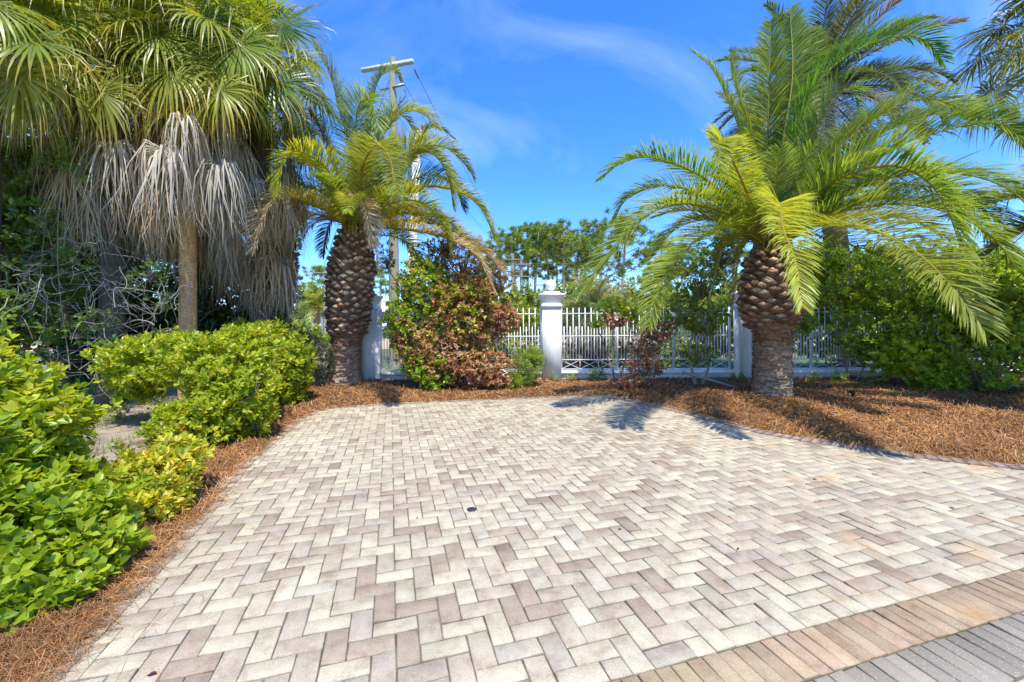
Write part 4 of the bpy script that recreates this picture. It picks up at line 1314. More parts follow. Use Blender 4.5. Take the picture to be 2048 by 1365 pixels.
# thin dry shrub with stems right of the middle pillar
q0 = W(1290, 772, 8.8)
bush('dry_sapling', 'thin dead sapling with curled rusty leaves before the open fence bay', 'shrub', q0[:2],
     [(W(1290, 735, 8.8), (.42, .3, .2)), (W(1255, 765, 8.7), (.35, .3, .13)), (W(1310, 660, 8.9), (.42, .3, .28)), (W(1235, 640, 9.1), (.35, .25, .16)), (W(1290, 700, 8.9), (.3, .2, .3))],
     BR, BW, ll=.09, lw=.045, nper=5, dens=85, seed=60, twigs=45, mat='dry', cup=.9, droop=.4, inner=.6, twigc=(.2, .16, .12),
     stems=[([q0, W(1283, 700, 8.8), W(1300, 640, 8.8), W(1285, 600, 8.9)], .022, .008), ([W(1284, 700, 8.8), W(1330, 690, 8.7), W(1380, 715, 8.6)], .014, .006), ([W(1290, 670, 8.8), W(1255, 640, 8.9), W(1225, 622, 9.)], .012, .005)])
bush('green_sapling', 'small sapling with fresh yellow green tips beside the rusty dead one', 'shrub', W(1235, 765, 9.2)[:2],
     [(W(1225, 612, 9.2), (.32, .25, .2)), (W(1262, 620, 9.1), (.26, .25, .22)), (W(1195, 645, 9.3), (.18, .15, .14))],
     VG, [.2, .3, .1, .35, .05], ll=.08, lw=.045, nper=5, dens=120, seed=61, twigs=40, inner=.5)
q1 = W(1390, 768, 8.7)
OV = [(.20, .32, .03), (.27, .38, .04), (.12, .20, .02), (.22, .28, .05), (.24, .22, .10)]
bush('climbing_shrub', 'open limbed green shrub with crooked grey stems left of the larger date palm', 'shrub', q1[:2],
     [(W(1400, 560, 8.9), (.5, .35, .5)), (W(1440, 500, 9.), (.45, .35, .4)), (W(1405, 640, 8.8), (.42, .35, .36)), (W(1365, 620, 8.9), (.35, .3, .35)), (W(1400, 710, 8.6), (.3, .25, .2)), (W(1330, 540, 9.), (.3, .3, .25))],
     OV, [.3, .25, .2, .13, .12], ll=.075, lw=.045, nper=5, dens=105, seed=62, twigs=80, inner=.5, twigc=(.30, .26, .21),
     stems=[([q1, W(1378, 700, 8.7), W(1395, 640, 8.8), W(1380, 560, 8.9)], .035, .012), ([q1 + V3(.15, 0, 0), W(1420, 720, 8.6), W(1410, 650, 8.7), W(1440, 520, 8.9)], .026, .009), ([W(1390, 690, 8.7), W(1440, 620, 8.6), W(1490, 600, 8.5)], .022, .009), ([W(1365, 745, 8.6), W(1420, 760, 8.5), W(1480, 778, 8.3)], .035, .018)])
# the long right hedge: individual shrubs
RG = [(.30, .45, .035), (.38, .53, .04), (.19, .31, .025), (.50, .58, .06), (.10, .18, .02)]
RW = [.3, .26, .2, .12, .12]
bush('hedge_bush', 'dark green bush just right of the larger date palm, fence showing below', 'shrub', W(1700, 775, 9.2)[:2],
     [(W(1690, 560, 9.3), (.85, .5, .75)), (W(1640, 520, 9.4), (.5, .4, .5)), (W(1720, 660, 9.2), (.55, .45, .65)), (W(1610, 640, 9.5), (.3, .25, .35))],
     RG, RW, ll=.085, lw=.04, nper=6, dens=112, seed=63, twigs=70, inner=.5, twigc=(.25, .21, .16))
bush('hedge_bush', 'tall green bush in the middle of the right hedge, above the small low one', 'shrub', W(1830, 790, 8.8)[:2],
     [(W(1810, 560, 8.9), (.9, .6, .85)), (W(1850, 640, 8.6), (.75, .5, .75)), (W(1780, 700, 8.9), (.45, .4, .5))],
     RG, RW, ll=.085, lw=.042, nper=6, dens=100, seed=64, twigs=70, inner=.45, twigc=(.30, .25, .18))
bush('hedge_bush', 'low spreading bush at the front of the right hedge', 'shrub', W(1845, 790, 8.2)[:2],
     [(W(1835, 720, 8.3), (.62, .4, .38)), (W(1880, 755, 8.1), (.5, .35, .28))], RG, [.3, .3, .1, .25, .05], ll=.085, lw=.04, nper=7, dens=230, seed=65, twigs=40)
bush('hedge_bush', 'dense green bush at the right frame edge under the drooping fronds', 'shrub', W(1990, 800, 7.9)[:2],
     [(W(1960, 610, 8.1), (.85, .6, .8)), (W(2060, 650, 7.8), (.9, .7, 1.)), (W(1960, 720, 7.8), (.7, .5, .55)), (W(2100, 560, 8.2), (.9, .7, .5))],
     RG, RW, ll=.09, lw=.046, nper=6, dens=112, seed=66, twigs=60, inner=.4)
bush('background_tree', 'dark leafy tree crown behind the right hedge', 'tree', W(1830, 700, 12.5)[:2],
     [(W(1780, 560, 12.5), (1.6, 1., .9)), (W(1960, 560, 12.5), (1.7, 1., .9)), (W(1640, 570, 12.8), (1., .8, .9)), (W(1900, 640, 12.), (2.3, .8, 1.1))],
     RG, [.2, .15, .3, .05, .3], ll=.16, lw=.08, nper=6, dens=70, seed=67, twigs=60, inner=.4)
# dark growth around and behind the fan palms
bush('evergreen_thicket', 'shady leafy thicket at the left edge beneath the fan palms', 'shrub', W(20, 800, 6.3)[:2],
     [(W(-10, 500, 6.2), (.6, .5, .9)), (W(-30, 640, 6.0), (.6, .5, .7)), (W(60, 450, 6.4), (.5, .35, .5)), (W(50, 640, 6.2), (.35, .3, .35)), (W(40, 340, 6.6), (.6, .4, .5)), (W(120, 560, 6.6), (.3, .25, .4))],
     [(.17, .29, .04), (.12, .21, .04), (.24, .36, .06), (.17, .25, .11)], [.3, .25, .3, .15], ll=.11, lw=.055, nper=5, dens=120, seed=68, twigs=60, inner=.6)
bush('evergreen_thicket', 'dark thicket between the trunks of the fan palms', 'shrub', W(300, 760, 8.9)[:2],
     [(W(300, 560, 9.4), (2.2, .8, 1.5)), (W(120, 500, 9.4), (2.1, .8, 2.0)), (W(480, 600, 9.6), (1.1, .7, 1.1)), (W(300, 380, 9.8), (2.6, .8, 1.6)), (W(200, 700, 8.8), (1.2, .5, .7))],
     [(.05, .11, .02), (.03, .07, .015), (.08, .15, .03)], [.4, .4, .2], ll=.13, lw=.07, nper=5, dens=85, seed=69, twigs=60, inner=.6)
bush('climbing_vine', 'leafy vine hanging down the right flank of the fan palm group', 'shrub', W(575, 760, 9.6)[:2],
     [(W(555, 560, 9.7), (.42, .4, 1.0)), (W(572, 500, 9.6), (.25, .25, .8)), (W(530, 640, 9.6), (.5, .4, .5))],
     [(.06, .14, .02), (.09, .18, .03), (.04, .08, .02)], [.4, .3, .3], ll=.09, lw=.045, nper=5, dens=230, seed=70, twigs=50, inner=.5)
for k, (px, py, Y, n_, lab) in enumerate(((95, 445, 6.2, 26, 'small bright vine spray against the dark trunk, below the grey skirt at left'), (190, 640, 6.2, 30, 'compound vine leaves low beside the bare tangle'), (130, 290, 6.1, 30, 'vine trailing just under the dead fronds at upper left'), (300, 545, 6.8, 18, 'vine leaves peeping between two hanging dead skirts'))):
    bush('trailing_vine', lab, 'vine', W(px, 700, Y)[:2], [(W(px, py, Y), (.26, .12, .2)), (W(px + 25, py + 55, Y), (.18, .1, .16)), (W(px - 35, py + 25, Y), (.16, .1, .12))],
         [(.16, .30, .05), (.12, .22, .08), (.22, .34, .08)], [.4, .3, .3], ll=.085, lw=.04, nper=5, dens=70, seed=71 + k, twigs=12, inner=.5, group='vines trailing in the fan palms',
         stems=[([W(px + 10, 740, Y + .1), W(px - 15, (py + 740) / 2, Y), W(px, py - 40, Y)], .008, .004)])
# bare tangle of dead vines
rng = np.random.default_rng(80)
def tangle(px0, px1, py0, py1, Y, n, label, c=(.30, .27, .23), top=None):
    p0 = W((px0 + px1) / 2, 760, Y)
    t = thing('dead_vine_tangle', (p0[0], p0[1], 0), label, 'dead vines')
    b = B()
    for k in range(n):
        a = W(rng.uniform(px0, px1), rng.uniform(py0, py1), Y + rng.normal(0, .2))
        d = norm(rng.normal(0, 1, 3) * [1, .5, .8] + [0, 0, -.3])
        P = [a]
        for _ in range(5):
            d = norm(d + rng.normal(0, .45, 3) * [1, .6, 1] - [0, 0, .12])
            P.append(P[-1] + d * rng.uniform(.06, .2))
        P, L_ = spline(P, 14)
        P[:, 2] = np.maximum(P[:, 2], .02)
        b.tube(P, np.linspace(rng.uniform(.003, .008), .0015, 14), 4, np.array(c) * rng.uniform(.5, 1.3), cap=False)
    b.build('stems', M['twig'], t)
tangle(60, 250, 480, 760, 6.3, 110, 'grey tangle of bare vine stems hanging under the fan palms at the left')
tangle(200, 380, 540, 700, 6.5, 70, 'wiry bare stems left of the clean tan palm trunk')
tangle(400, 560, 360, 660, 7.9, 130, 'wiry dead stems beneath the skirt of the dark trunked fan palm', (.22, .19, .16))
tangle(0, 90, 520, 640, 5.9, 36, 'bare grey branches poking in at the left edge')
# weeds and seedlings along the foot of the fence
rng = np.random.default_rng(90)
for k, (px, py, sz, lab) in enumerate(((1195, 768, .34, 'largest green weed by the low wall, between the middle pillar and the dry sapling'), (1107, 768, .16, 'tiny weed at the foot of the middle pillar'), (1140, 768, .2, 'weed just right of the middle pillar base'), (700, 766, .14, 'small weed by the base of the smaller date palm'), (1625, 775, .24, 'weed in shade right of the larger date palm base'), (1735, 778, .2, 'pale weed behind the little black garden light'), (1790, 800, .1, 'lone lime seedling on the mulch right of the garden light'), (655, 778, .16, 'low weed left of the smaller date palm base'), (1475, 770, .2, 'weed at the foot of the half hidden pillar'), (1680, 774, .24, 'grassy weed between larger palm and hedge'), (200, 808, .3, 'sprawling weed on bare soil at left, under the vine tangle'), (270, 795, .3, 'weed on the soil just left of the broad hedge shrub'), (235, 850, .22, 'low weed on the pale soil between the nearest shrub and the hedge'), (310, 830, .2, 'small weed under the left end of the broad hedge shrub'))):
    g_ = G(px, py)
    bush('weed', lab, 'plant', g_[:2], [(g_ + V3(0, 0, .07 + sz * .45), (sz * .7, sz * .5, sz * .5))], FE + [(.20, .30, .03)], [.25, .25, .15, .15, .2], ll=.06, lw=.025, nper=5, dens=130, seed=91 + k, twigs=12, inner=.6, group='weeds along the foot of the fence', zmin=.03)
# ------------------------------------------------------------------ beyond the fence
BG = [(.25, .36, .05), (.32, .42, .06), (.17, .25, .04), (.42, .46, .1)]
def far(name, label, cat, px, Y, lobes, pal=BG, w_=(.3, .3, .2, .2), dens=22, ll=.24, seed=1, **k):
    return bush(name, label, cat, W(px, 650, Y)[:2], [(W(a, c, Y), (r * Y / FP, .5 * (r + h) / 2 * Y / FP, h * Y / FP)) for a, c, r, h in lobes], pal, list(w_), ll=ll, lw=ll * .5, nper=6, dens=dens, seed=seed, twigs=30, inner=.5, **k)
far('roadside_shrub', 'green shrub seen through the fence left of the middle pillar', 'shrub', 1020, 14, [(1010, 690, 60, 40), (960, 670, 60, 45), (1060, 650, 35, 35)], dens=70, ll=.12, seed=101)
far('roadside_shrub', 'green shrub seen through the fence right of the dry sapling', 'shrub', 1400, 13.5, [(1390, 690, 55, 45), (1450, 660, 50, 55), (1340, 710, 40, 32)], dens=70, ll=.12, seed=102)
far('dead_hedge', 'low greyish dead hedge seen through the open fence bay', 'shrub', 1190, 13, [(1150, 712, 45, 28), (1215, 705, 55, 32), (1270, 715, 40, 28)], [(.18, .13, .12), (.25, .2, .18), (.12, .12, .07), (.32, .22, .2)], dens=75, ll=.10, seed=103)
far('roadside_shrub', 'dark shrub through the fence behind the right hedge', 'shrub', 1650, 13.5, [(1640, 660, 70, 60), (1740, 640, 80, 80)], dens=60, ll=.13, seed=104)
far('roadside_shrub', 'pale green shrub left of the distant white house', 'shrub', 600, 24, [(600, 668, 45, 26), (560, 660, 40, 30), (640, 690, 35, 20)], dens=26, ll=.18, seed=105)
far('roadside_shrub', 'yellow green shrub in front of the distant white house', 'shrub', 650, 30, [(662, 680, 24, 16), (620, 675, 20, 12)], [(.25, .35, .05), (.3, .36, .08), (.16, .26, .04), (.3, .4, .05)], dens=24, ll=.2, seed=106)
far('understory_tree', 'broadleaf tree under the pines, left of the middle pillar', 'tree', 985, 26, [(985, 610, 42, 40), (955, 590, 30, 30), (1020, 625, 30, 34)], dens=22, seed=107)
far('understory_tree', 'dense green tree directly behind the middle pillar', 'tree', 1085, 27, [(1070, 618, 34, 36), (1045, 590, 20, 22), (1105, 600, 20, 30), (1062, 640, 30, 25)], dens=22, seed=108)
far('understory_tree', 'green tree between the middle pillar and the silvery palm', 'tree', 1165, 28, [(1160, 590, 30, 42), (1200, 610, 40, 46), (1140, 640, 34, 30)], dens=22, seed=109)
far('understory_tree', 'green tree behind the dry sapling', 'tree', 1300, 27, [(1290, 600, 50, 50), (1350, 620, 50, 45), (1240, 640, 40, 30)], dens=20, seed=110)
far('understory_tree', 'green tree behind the open limbed shrub by the larger date palm', 'tree', 1450, 24, [(1450, 620, 60, 50), (1500, 600, 40, 60), (1400, 640, 40, 34)], dens=22, seed=111)
rng = np.random.default_rng(120)
nT = 60
# far wood closing the horizon
b = B()
for k in range(230):
    x = rng.uniform(-150, 150)
    y = rng.uniform(95, 130)
    h = rng.uniform(3.5, 8) * (1.25 if x > 5 else .75)
    r = rng.uniform(4, 8)
    n = 420
    d = norm(rng.normal(0, 1, (n, 3)))
    p = V3(x, y, h * .45) + d * [r, r * .6, h * .55] * rng.uniform(.7, 1.05, (n, 1))
    V, Q, C = leaves(p, d + Z * .4, 3, 1.1, .7, [(.06, .10, .04), (.09, .14, .05), (.05, .08, .04)], [1, 1, 1])
    b.add(V, Q, C)
tag(b.build('distant_wood', M['leaf']), 'hazy green wood closing the horizon far behind the fence', 'wood', None, 'stuff')
# pines
def pine(px, topy, Y, label, seed, lean=0., crown=1., low=.55, hw=.14):
    global rng
    rng = np.random.default_rng(seed)
    b0 = W(px, 650, Y)
    hz = W(px, topy, Y)[2] - .5
    t = thing('pine_tree', (b0[0], Y, 0), label, 'pine tree', 'tall pines beyond the fence')
    P, L_ = spline([V3(b0[0], Y, -.1), V3(b0[0] + lean * .3 + rng.normal(0, .15), Y, hz * .4), V3(b0[0] + lean * .7, Y, hz * .75), V3(b0[0] + lean, Y, hz * .97)], 24)
    b = B()
    b.tube(P, np.linspace(hw * 1.35, hw * .55, 24), 8, (.42, .36, .32))
    fol = B()
    limbs = []
    for k in range(18):
        u = low + (.97 - low) * (k / 17) ** .75
        i = int(u * 23)
        a = k * 2.4 + rng.normal(0, .3)
        f = (u - low) / (1 - low)
        ln = crown * (1.2 + 1.5 * sin(pi * min(1, f * .8 + .25))) * rng.uniform(.6, 1.15)
        if f < .3 and rng.random() < .5:
            ln *= .6
        e = P[i] + np.array([cos(a) * ln, sin(a) * ln, ln * rng.uniform(.05, .45)])
        m1 = (P[i] + e) / 2 + rng.normal(0, .12, 3)
        Lp, _ = spline([P[i], m1, e], 8)
        b.tube(Lp, np.linspace(.05, .015, 8) * (1.2 - .6 * f), 4, (.24, .19, .16), cap=False)
        limbs.append((e, f, Lp))
    limbs.append((P[-1], 1., P[-8:]))
    for e, f, Lp in limbs:
        m = 4 + int(4 * min(1, f + .3)) if f > .12 else 2
        for q in range(m):
            c = e + rng.normal(0, 1, 3) * [.42, .42, .30] * crown - (0 if q == 0 else 1) * V3(0, 0, 0)
            if q % 3 == 2:
                c = Lp[rng.integers(3, 8)] + rng.normal(0, .15, 3) + V3(0, 0, .1)
            n = 54
            d = norm(rng.normal(0, 1, (n, 3)) * [1, 1, .8] + [0, 0, .45])
            Ln = rng.uniform(.22, .40, n)[:, None] * crown ** .5
            pp0 = c + d * .05
            sd_ = norm(np.cross(d, rng.normal(0, 1, (n, 3)))) * .022
            Vv = np.stack([pp0 - sd_, pp0 + sd_, pp0 + d * Ln + sd_ * .6, pp0 + d * Ln - sd_ * .6], 1).reshape(-1, 3)
            cb = np.array([[.22, .31, .05], [.30, .37, .06], [.15, .22, .04]])[rng.integers(3)]
            fol.add(Vv, np.arange(n)[:, None] * 4 + [0, 1, 2, 3], cb * rng.uniform(.75, 1.25, (n, 1)))
    b.build('trunk', M['bark'], t)
    fol.build('crown', M['needle'], t)
pines = [(1000, 455, 44, 'pine with drooping limbs left of the far power poles', 0, .9, .6), (1026, 448, 42, 'slim pine just left of the far power poles', .3, .9, .6),
         (1052, 440, 45, 'pine rising between the two far power poles', .4, .9, .55), (1073, 434, 41, 'straight pale trunked pine left above the middle pillar ball', .2, 1.0, .62),
         (1097, 446, 43, 'pine with a bare trunk standing over the middle pillar ball', -.2, .9, .7), (1114, 470, 48, 'dark vine clad pine right of the middle pillar ball', 0, .8, .5),
         (1127, 432, 40, 'tallest round topped pine right of the middle pillar', .1, 1.1, .74), (1144, 462, 43, 'pine with a flat top right of the tallest one', .9, .9, .6),
         (1172, 470, 46, 'pine part hidden by the left hanging fronds of the larger palm', 0, 1., .5), (1205, 432, 40, 'big pine behind the frond tips of the larger palm', -.2, 1.2, .6),
         (1248, 415, 38, 'pine behind the arching left fronds of the larger palm', .2, 1.2, .55), (1320, 470, 40, 'pine seen under the left fronds of the larger palm', .2, .9, .5),
         (1365, 480, 46, 'faint pine above the open limbed shrub', 0, 1, .5), (1470, 440, 34, 'thin vine draped pine left of the larger palm trunk', 0, .9, .45),
         (645, 530, 46, 'pine behind the small distant palm and white house', .2, 1.15, .45), (585, 585, 60, 'small far pine in the gap left of the house', 0, 1.2, .4),
         (762, 528, 52, 'pine behind the left pillar, right of the white house', 0, 1.3, .5), (955, 470, 46, 'pine behind the purple leaved shrub', 0, .9, .5)]
for k, (px, ty, Y, lab, ln, crn, lw) in enumerate(pines):
    pine(px, ty, Y, lab, 130 + k, ln, crn, lw * .78)

# ------------------------------------------------------------------ utility poles, wires
M['pole_wood'] = attrmat('pole_wood', .9, 12, .75, 1.2, .4, .01, (4, 4, .3))
M['metal'] = plain('galvanised_metal', (.30, .31, .32), .45, metal=.6)
M['dark_metal'] = plain('dark_metal', (.03, .03, .03), .4)
pw = W(789, 766, 14)
t = thing('utility_pole', (pw[0], pw[1], 0), 'tall wooden utility pole with a pale crossarm rising behind the smaller date palm', 'utility pole')
zt = W(789, 117, 14)[2]
b = B()
b.tube([[pw[0], 14, -.1], [pw[0], 14, zt * .5], [pw[0], 14, zt]], [.19, .155, .12], 12, (.33, .31, .22))
b.build('pole', M['pole_wood'], t)
A_, B_ = W(730, 147, 14.45), W(831, 129, 13.85)
dv = norm(B_ - A_)
nv = np.cross(dv, Z)
def beam(b, A, B2, hw, hh, c):
    d = norm(B2 - A)
    n_ = norm(np.cross(d, Z))
    u_ = np.cross(n_, d)
    V = [A + n_ * sx * hw + u_ * sy * hh for sx, sy in ((-1, -1), (1, -1), (1, 1), (-1, 1))] + [B2 + n_ * sx * hw + u_ * sy * hh for sx, sy in ((-1, -1), (1, -1), (1, 1), (-1, 1))]
    b.add(V, [[0, 1, 2, 3], [7, 6, 5, 4], [0, 4, 5, 1], [1, 5, 6, 2], [2, 6, 7, 3], [3, 7, 4, 0]], c)
b = B()
beam(b, A_ - nv * -.16, B_ - nv * -.16, .055, .062, (.50, .49, .47))
b.build('crossarm', M['pole_wood'], t)
b = B()
A2, B2 = W(768, 186, 14.3), W(813, 175, 13.85)
beam(b, A2 + nv * .17, B2 + nv * .17, .03, .03, (.35, .36, .38))
b.build('lower_arm', M['metal'], t)
M['ceramic'] = plain('insulator', (.22, .23, .25), .3)
wire_ends = []
for (ax, ay, bx, by, Ya) in ((828, 138, 838, 158, 13.85), (796, 142, 808, 168, 13.9), (742, 152, 750, 166, 14.4)):
    b = B()
    a_, b_ = W(ax, ay, Ya), W(bx, by, Ya + .25)
    P, _ = spline([a_, (a_ + b_) / 2 - Z * .01, b_], 15)
    b.tube(P, [.018 if k % 2 else .035 for k in range(15)], 8, (.2, .2, .2))
    b.build('insulator', M['ceramic'], t)
    wire_ends.append(b_)
b = B()
b.tube(spline([W(808, 180, 13.9), W(812, 190, 13.8), W(803, 203, 13.75), W(792, 214, 13.8)], 14)[0], .017, 6, (.04, .04, .05))
b.tube(spline([W(760, 203, 14), W(772, 217, 13.8), W(783, 228, 13.8)], 10)[0], .014, 6, (.04, .04, .05))
b.build('jumper_cable', M['dark_metal'], t)
M['cable'] = plain('cable', (.12, .13, .15), .5)
def wire(A, Bp, sag, label, r=.012, group='overhead power lines'):
    A, Bp = np.array(A), np.array(Bp)
    s_ = np.linspace(0, 1, 26)[:, None]
    P = A * (1 - s_) + Bp * s_ - Z * (4 * sag * s_ * (1 - s_))
    b = B()
    b.tube(P, r, 4, (.1, .1, .1))
    o = b.build('power_line', M['cable'])
    tag(o, label, 'cable', group)
farp = [W(1044, 524, 38), W(1034, 517, 38), W(1027, 521, 38)]
for A, Bp, lb in zip(wire_ends, farp, ('power line from the right end of the crossarm down to the far poles', 'power line from the middle of the crossarm down to the far poles', 'power line from the left end of the crossarm down to the far poles')):
    wire(A, Bp, .6, lb, .010)
wire(W(787, 135, 14), [W(585, 575, 20)[0], 20, 0.], .0, 'thin guy wire slanting from the wooden pole down to the left', .010, 'guy wires')
for py, lb in ((516, 'topmost of the level power lines before the pines'), (529, 'second level power line before the pines'), (552, 'third level power line before the pines'), (592, 'lowest thin power line before the pines')):
    wire(W(700, py + 2, 38), W(1700, py - 2 + 12, 40), .35, lb, .014)
pc2 = G(812, 746)
t = thing('concrete_pole', (pc2[0], 12.1, 0), 'white square concrete pole leaning slightly, right of the wooden utility pole', 'utility pole')
b = B()
P0, P1 = V3(W(812, 746, 12.1)[0], 12.1, -.1), W(835, 262, 12.1)
V = [P0 + V3(sx * .115, sy * .115, 0) for sx, sy in ((-1, -1), (1, -1), (1, 1), (-1, 1))] + [P1 + V3(sx * .09, sy * .09, 0) for sx, sy in ((-1, -1), (1, -1), (1, 1), (-1, 1))]
V = np.array(V)
q = .785 * 0 + .5
cc_ = [P0] * 4 + [P1] * 4
V = np.array([c_ + V3((v - c_)[0] * cos(q) - (v - c_)[1] * sin(q), (v - c_)[0] * sin(q) + (v - c_)[1] * cos(q), (v - c_)[2]) for v, c_ in zip(V, cc_)])
b.add(V, [[0, 4, 5, 1][::-1], [1, 5, 6, 2][::-1], [2, 6, 7, 3][::-1], [3, 7, 4, 0][::-1], [4, 5, 6, 7]], (.6, .6, .58))
b.build('pole', M['stucco'], t)
for px, ty, Y, lb in ((1026, 508, 38, 'far wooden power pole, left of the pair by the pines'), (1043, 518, 38.3, 'far wooden power pole, right of the pair by the pines'), (652, 534, 34, 'distant pole with a short crossarm left of the smaller date palm')):
    p0 = W(px, 650, Y)
    t = thing('utility_pole', (p0[0], Y, 0), lb, 'utility pole', 'distant power poles')
    b = B()
    b.tube([[p0[0], Y, -.1], [p0[0], Y, W(px, ty, Y)[2]]], [.17, .12], 8, (.30, .27, .24))
    b.build('pole', M['pole_wood'], t)
    for dy_, hl in (((13, 1.), ) if px == 652 else ((12, .9), (36, .85))):
        b = B()
        c_ = W(px, ty + dy_, Y)
        c_[1] -= .18
        beam(b, c_ - V3(hl, 0, 0), c_ + V3(hl, 0, 0), .04, .05, (.24, .22, .20))
        b.build('crossarm', M['pole_wood'], t)
# ------------------------------------------------------------------ distant house
M['glass'] = plain('window_glass', (.06, .08, .10), .12)
M['housewall'] = plain('white_siding', (.62, .64, .68), .8, 3, .04)
M['houseroof'] = plain('pale_metal_roof', (.60, .62, .66), .5, 2, .05)
YH = 62.
def hz(py):
    return H - (py - Y0 + ROLL * -370) * YH / FP
def hx(px):
    return (px - 1024) * YH / FP
t = thing('house', (hx(700), YH, 0), 'distant white two storey house with pale roof behind the smaller date palm', 'house')
b = B()
b.box((hx(623), YH, .9), (hx(800), YH + 9, 3.35))
b.box((hx(598), YH + 2, -.1), (hx(622.8), YH + 8, 2.1))
b.build('wall', M['housewall'], t)
b = B()
for x in (624, 664, 704, 744, 784):
    b.box((hx(x), YH + .1, -.1), (hx(x) + .4, YH + .5, .895))
b.build('columns', M['housewall'], t)
b = B()
b.box((hx(622) - .1, YH - 1.2, .78), (hx(802), YH - .005, .95))
b.box((hx(622) - .1, YH - 1.2, .955), (hx(802), YH - 1.12, 1.72))
b.build('balcony', M['housewall'], t)
def hip(x0, x1, y0, y1, z0, z1):
    b = B()
    m_ = min((x1 - x0), (y1 - y0)) / 2 * .95
    V = [[x0, y0, z0], [x1, y0, z0], [x1, y1, z0], [x0, y1, z0], [x0 + m_, (y0 + y1) / 2, z1], [x1 - m_, (y0 + y1) / 2, z1], [x0, y0, z0 - .18], [x1, y0, z0 - .18], [x1, y1, z0 - .18], [x0, y1, z0 - .18]]
    b.add(V, [[0, 1, 5, 4], [2, 3, 4, 5], [6, 7, 1, 0], [7, 8, 2, 1], [8, 9, 3, 2], [9, 6, 0, 3]], (.6, .6, .6))
    b.add([V[k] for k in (1, 2, 5, 3, 0, 4)], [[0, 1, 2], [3, 4, 5]], (.6, .6, .6))
    b.build('roof', M['houseroof'], t)
hip(hx(618), hx(806), YH - 1.6, YH + 10, 3.55, 6.)
hip(hx(593), hx(626), YH + 1, YH + 9, 2.3, 3.3)
for x in (626, 650, 680, 720, 752, 775):
    b = B()
    b.box((hx(x), YH - .06, 1.78), (hx(x + 15), YH - .01, 3.0), (.1, .1, .1))
    wn = b.build('window', M['glass'], t)
    b = B()
    for xx_ in (x, x + 7.5, x + 15):
        b.box((hx(xx_) - .05, YH - .1, 1.74), (hx(xx_) + .05, YH - .065, 3.04))
    b.box((hx(x) - .05, YH - .1, 3.045), (hx(x + 15) + .05, YH - .065, 3.14))
    b.build('frame', M['trim'], wn)
b = B()
b.box((hx(603), YH + 1.94, 1.0), (hx(607), YH + 1.99, 1.9))
b.box((hx(612), YH + 1.94, 1.0), (hx(616), YH + 1.99, 1.9))
b.build('window', M['glass'], t)
# ------------------------------------------------------------------ parked car far beyond the fence
M['car'] = plain('blue_paint', (.03, .05, .10), .25)
M['tyre'] = plain('tyre', (.02, .02, .02), .8)
cx = W(1238, 660, 48)
t = thing('parked_car', (cx[0], 48, -.05), 'dark blue car parked far off, glimpsed through the open fence bay', 'car')
def prof(pts, y0, y1, name, mat, shrink=0):
    n = len(pts)
    V = [[cx[0] + x, 48 + y0 + (shrink if z > 1. else 0), z] for x, z in pts] + [[cx[0] + x, 48 + y1 - (shrink if z > 1. else 0), z] for x, z in pts]
    b = B()
    b.add(V, [[k, (k + 1) % n, n + (k + 1) % n, n + k] for k in range(n)], (.1, .1, .1))
    b.add(V[:n], [list(range(n))[::-1]], (.1, .1, .1))
    b.add(V[n:], [list(range(n))], (.1, .1, .1))
    return b.build(name, mat, t)
prof([(-2.3, .3), (2.3, .3), (2.35, .75), (2.2, 1.0), (1.2, 1.08), (.6, 1.58), (-1.2, 1.62), (-2.0, 1.1), (-2.3, 1.0)], -.9, .9, 'body', M['car'], .12)
prof([(-1.6, 1.12), (1.02, 1.1), (.55, 1.5), (-1.15, 1.54)], -.915, .915, 'window', M['glass'], .1)
for x in (-1.45, 1.45):
    for y in (-.8, .8):
        b = B()
        th = np.linspace(0, 2 * pi, 20, endpoint=False)
        V = [[cx[0] + x + .34 * cos(a), 48 + y + s_ * .12, .3 + .34 * sin(a)] for s_ in (-1, 1) for a in th]
        b.add(V, [[k, (k + 1) % 20, 20 + (k + 1) % 20, 20 + k] for k in range(20)], (0, 0, 0))
        b.add(V[:20], [list(range(20))], (0, 0, 0))
        b.add(V[20:], [list(range(20))[::-1]], (0, 0, 0))
        b.build('wheel', M['tyre'], t)
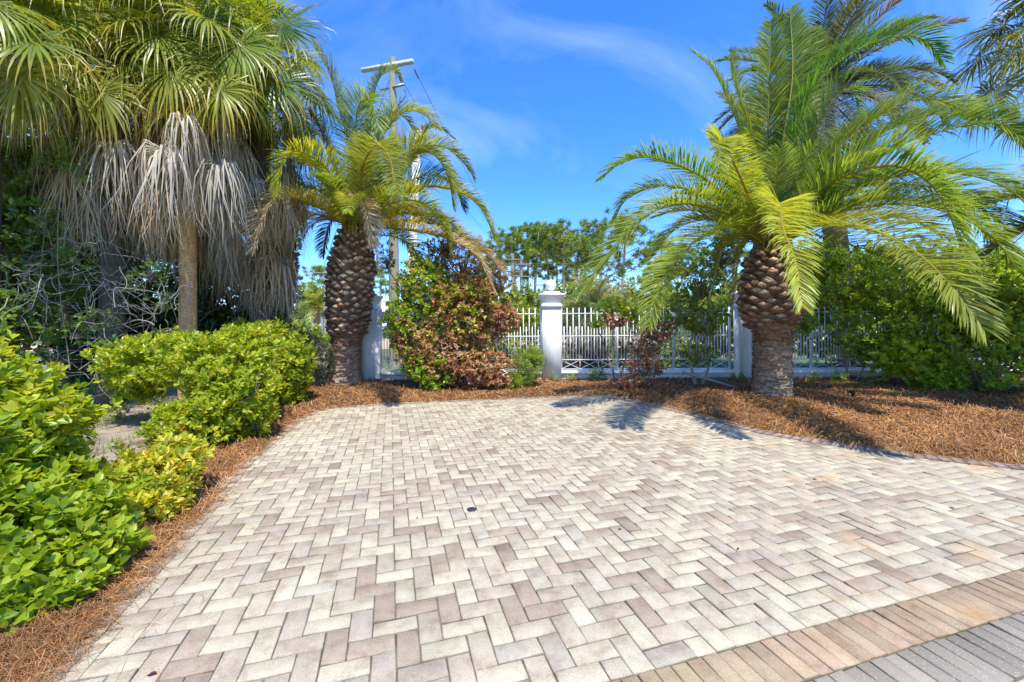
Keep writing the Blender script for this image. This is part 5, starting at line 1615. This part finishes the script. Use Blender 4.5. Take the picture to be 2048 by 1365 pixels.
# ------------------------------------------------------------------ small things
g_ = G(1708, 806)
t = thing('garden_light', g_, 'small black spike garden light standing in the mulch right of the larger date palm', 'garden light')
b = B()
b.tube([g_ + V3(.0, 0, -.05), g_ + V3(-.01, 0, .1)], [.012, .014], 8)
b.build('spike', M['dark_metal'], t)
b = B()
b.tube([g_ + V3(-.005, .0, .085), g_ + V3(-.03, -.01, .17), g_ + V3(-.035, -.01, .175), g_ + V3(-.045, -.015, .215)], [.02, .03, .04, .042], 12)
b.build('lamp_head', M['dark_metal'], t)
g_ = G(943, 1020)
b = B()
b.lathe((g_[0], g_[1], .0015), [(.036, 0), (.036, .004), (.03, .006), (.0, .006)], 20)
tag(b.build('drain_cap', M['dark_metal']), 'small dark round cap lying in the joints near the middle of the paving', 'drain cap')
rng = np.random.default_rng(200)
for px, py, sz, c, lb in ((175, 1278, .05, (.55, .22, .05), 'orange fallen leaf on the pavers at lower left'), (835, 1037, .016, (.5, .28, .06), 'tiny orange leaf left below the round cap'), (303, 1352, .03, (.12, .03, .05), 'dark purple fallen leaf at the bottom edge, left'), (1016, 870, .03, (.12, .09, .05), 'brown fallen leaf in the upper middle of the paving'), (748, 819, .05, (.1, .08, .05), 'brown leaf near the far edge of the paving'),
                          (1240, 1060, .02, (.2, .12, .05), 'small brown leaf right of centre on the paving'), (1630, 960, .03, (.14, .08, .04), 'brown leaf on the right part of the paving'), (1905, 1018, .03, (.22, .10, .04), 'reddish leaf near the rust stains'), (1476, 1100, .02, (.16, .08, .04), 'curled brown leaf low on the right of the paving')):
    g_ = G(px, py)
    a = rng.uniform(0, 6)
    d = V3(cos(a), sin(a), 0)
    e = V3(-sin(a), cos(a), 0)
    V = [g_ - d * sz * .6 + Z * .003, g_ - d * .1 * sz + e * sz * .3 + Z * .010, g_ + d * sz * .35 + e * sz * .22 + Z * .012, g_ + d * sz * .7 + Z * .006, g_ + d * sz * .35 - e * sz * .22 + Z * .012, g_ - d * .1 * sz - e * sz * .3 + Z * .010]
    V += [g_ + Z * .003, g_ + d * sz * .35 + Z * .004]
    o = mk('fallen_leaf', V, [np.array([[0, 1, 6], [0, 6, 5]]), np.array([[1, 2, 7, 6], [6, 7, 4, 5], ]), np.array([[2, 3, 7], [7, 3, 4]])], M['dry'], None, np.array(c))
    tag(o, lb, 'leaf', 'fallen leaves on the paving')
#CHUNK6
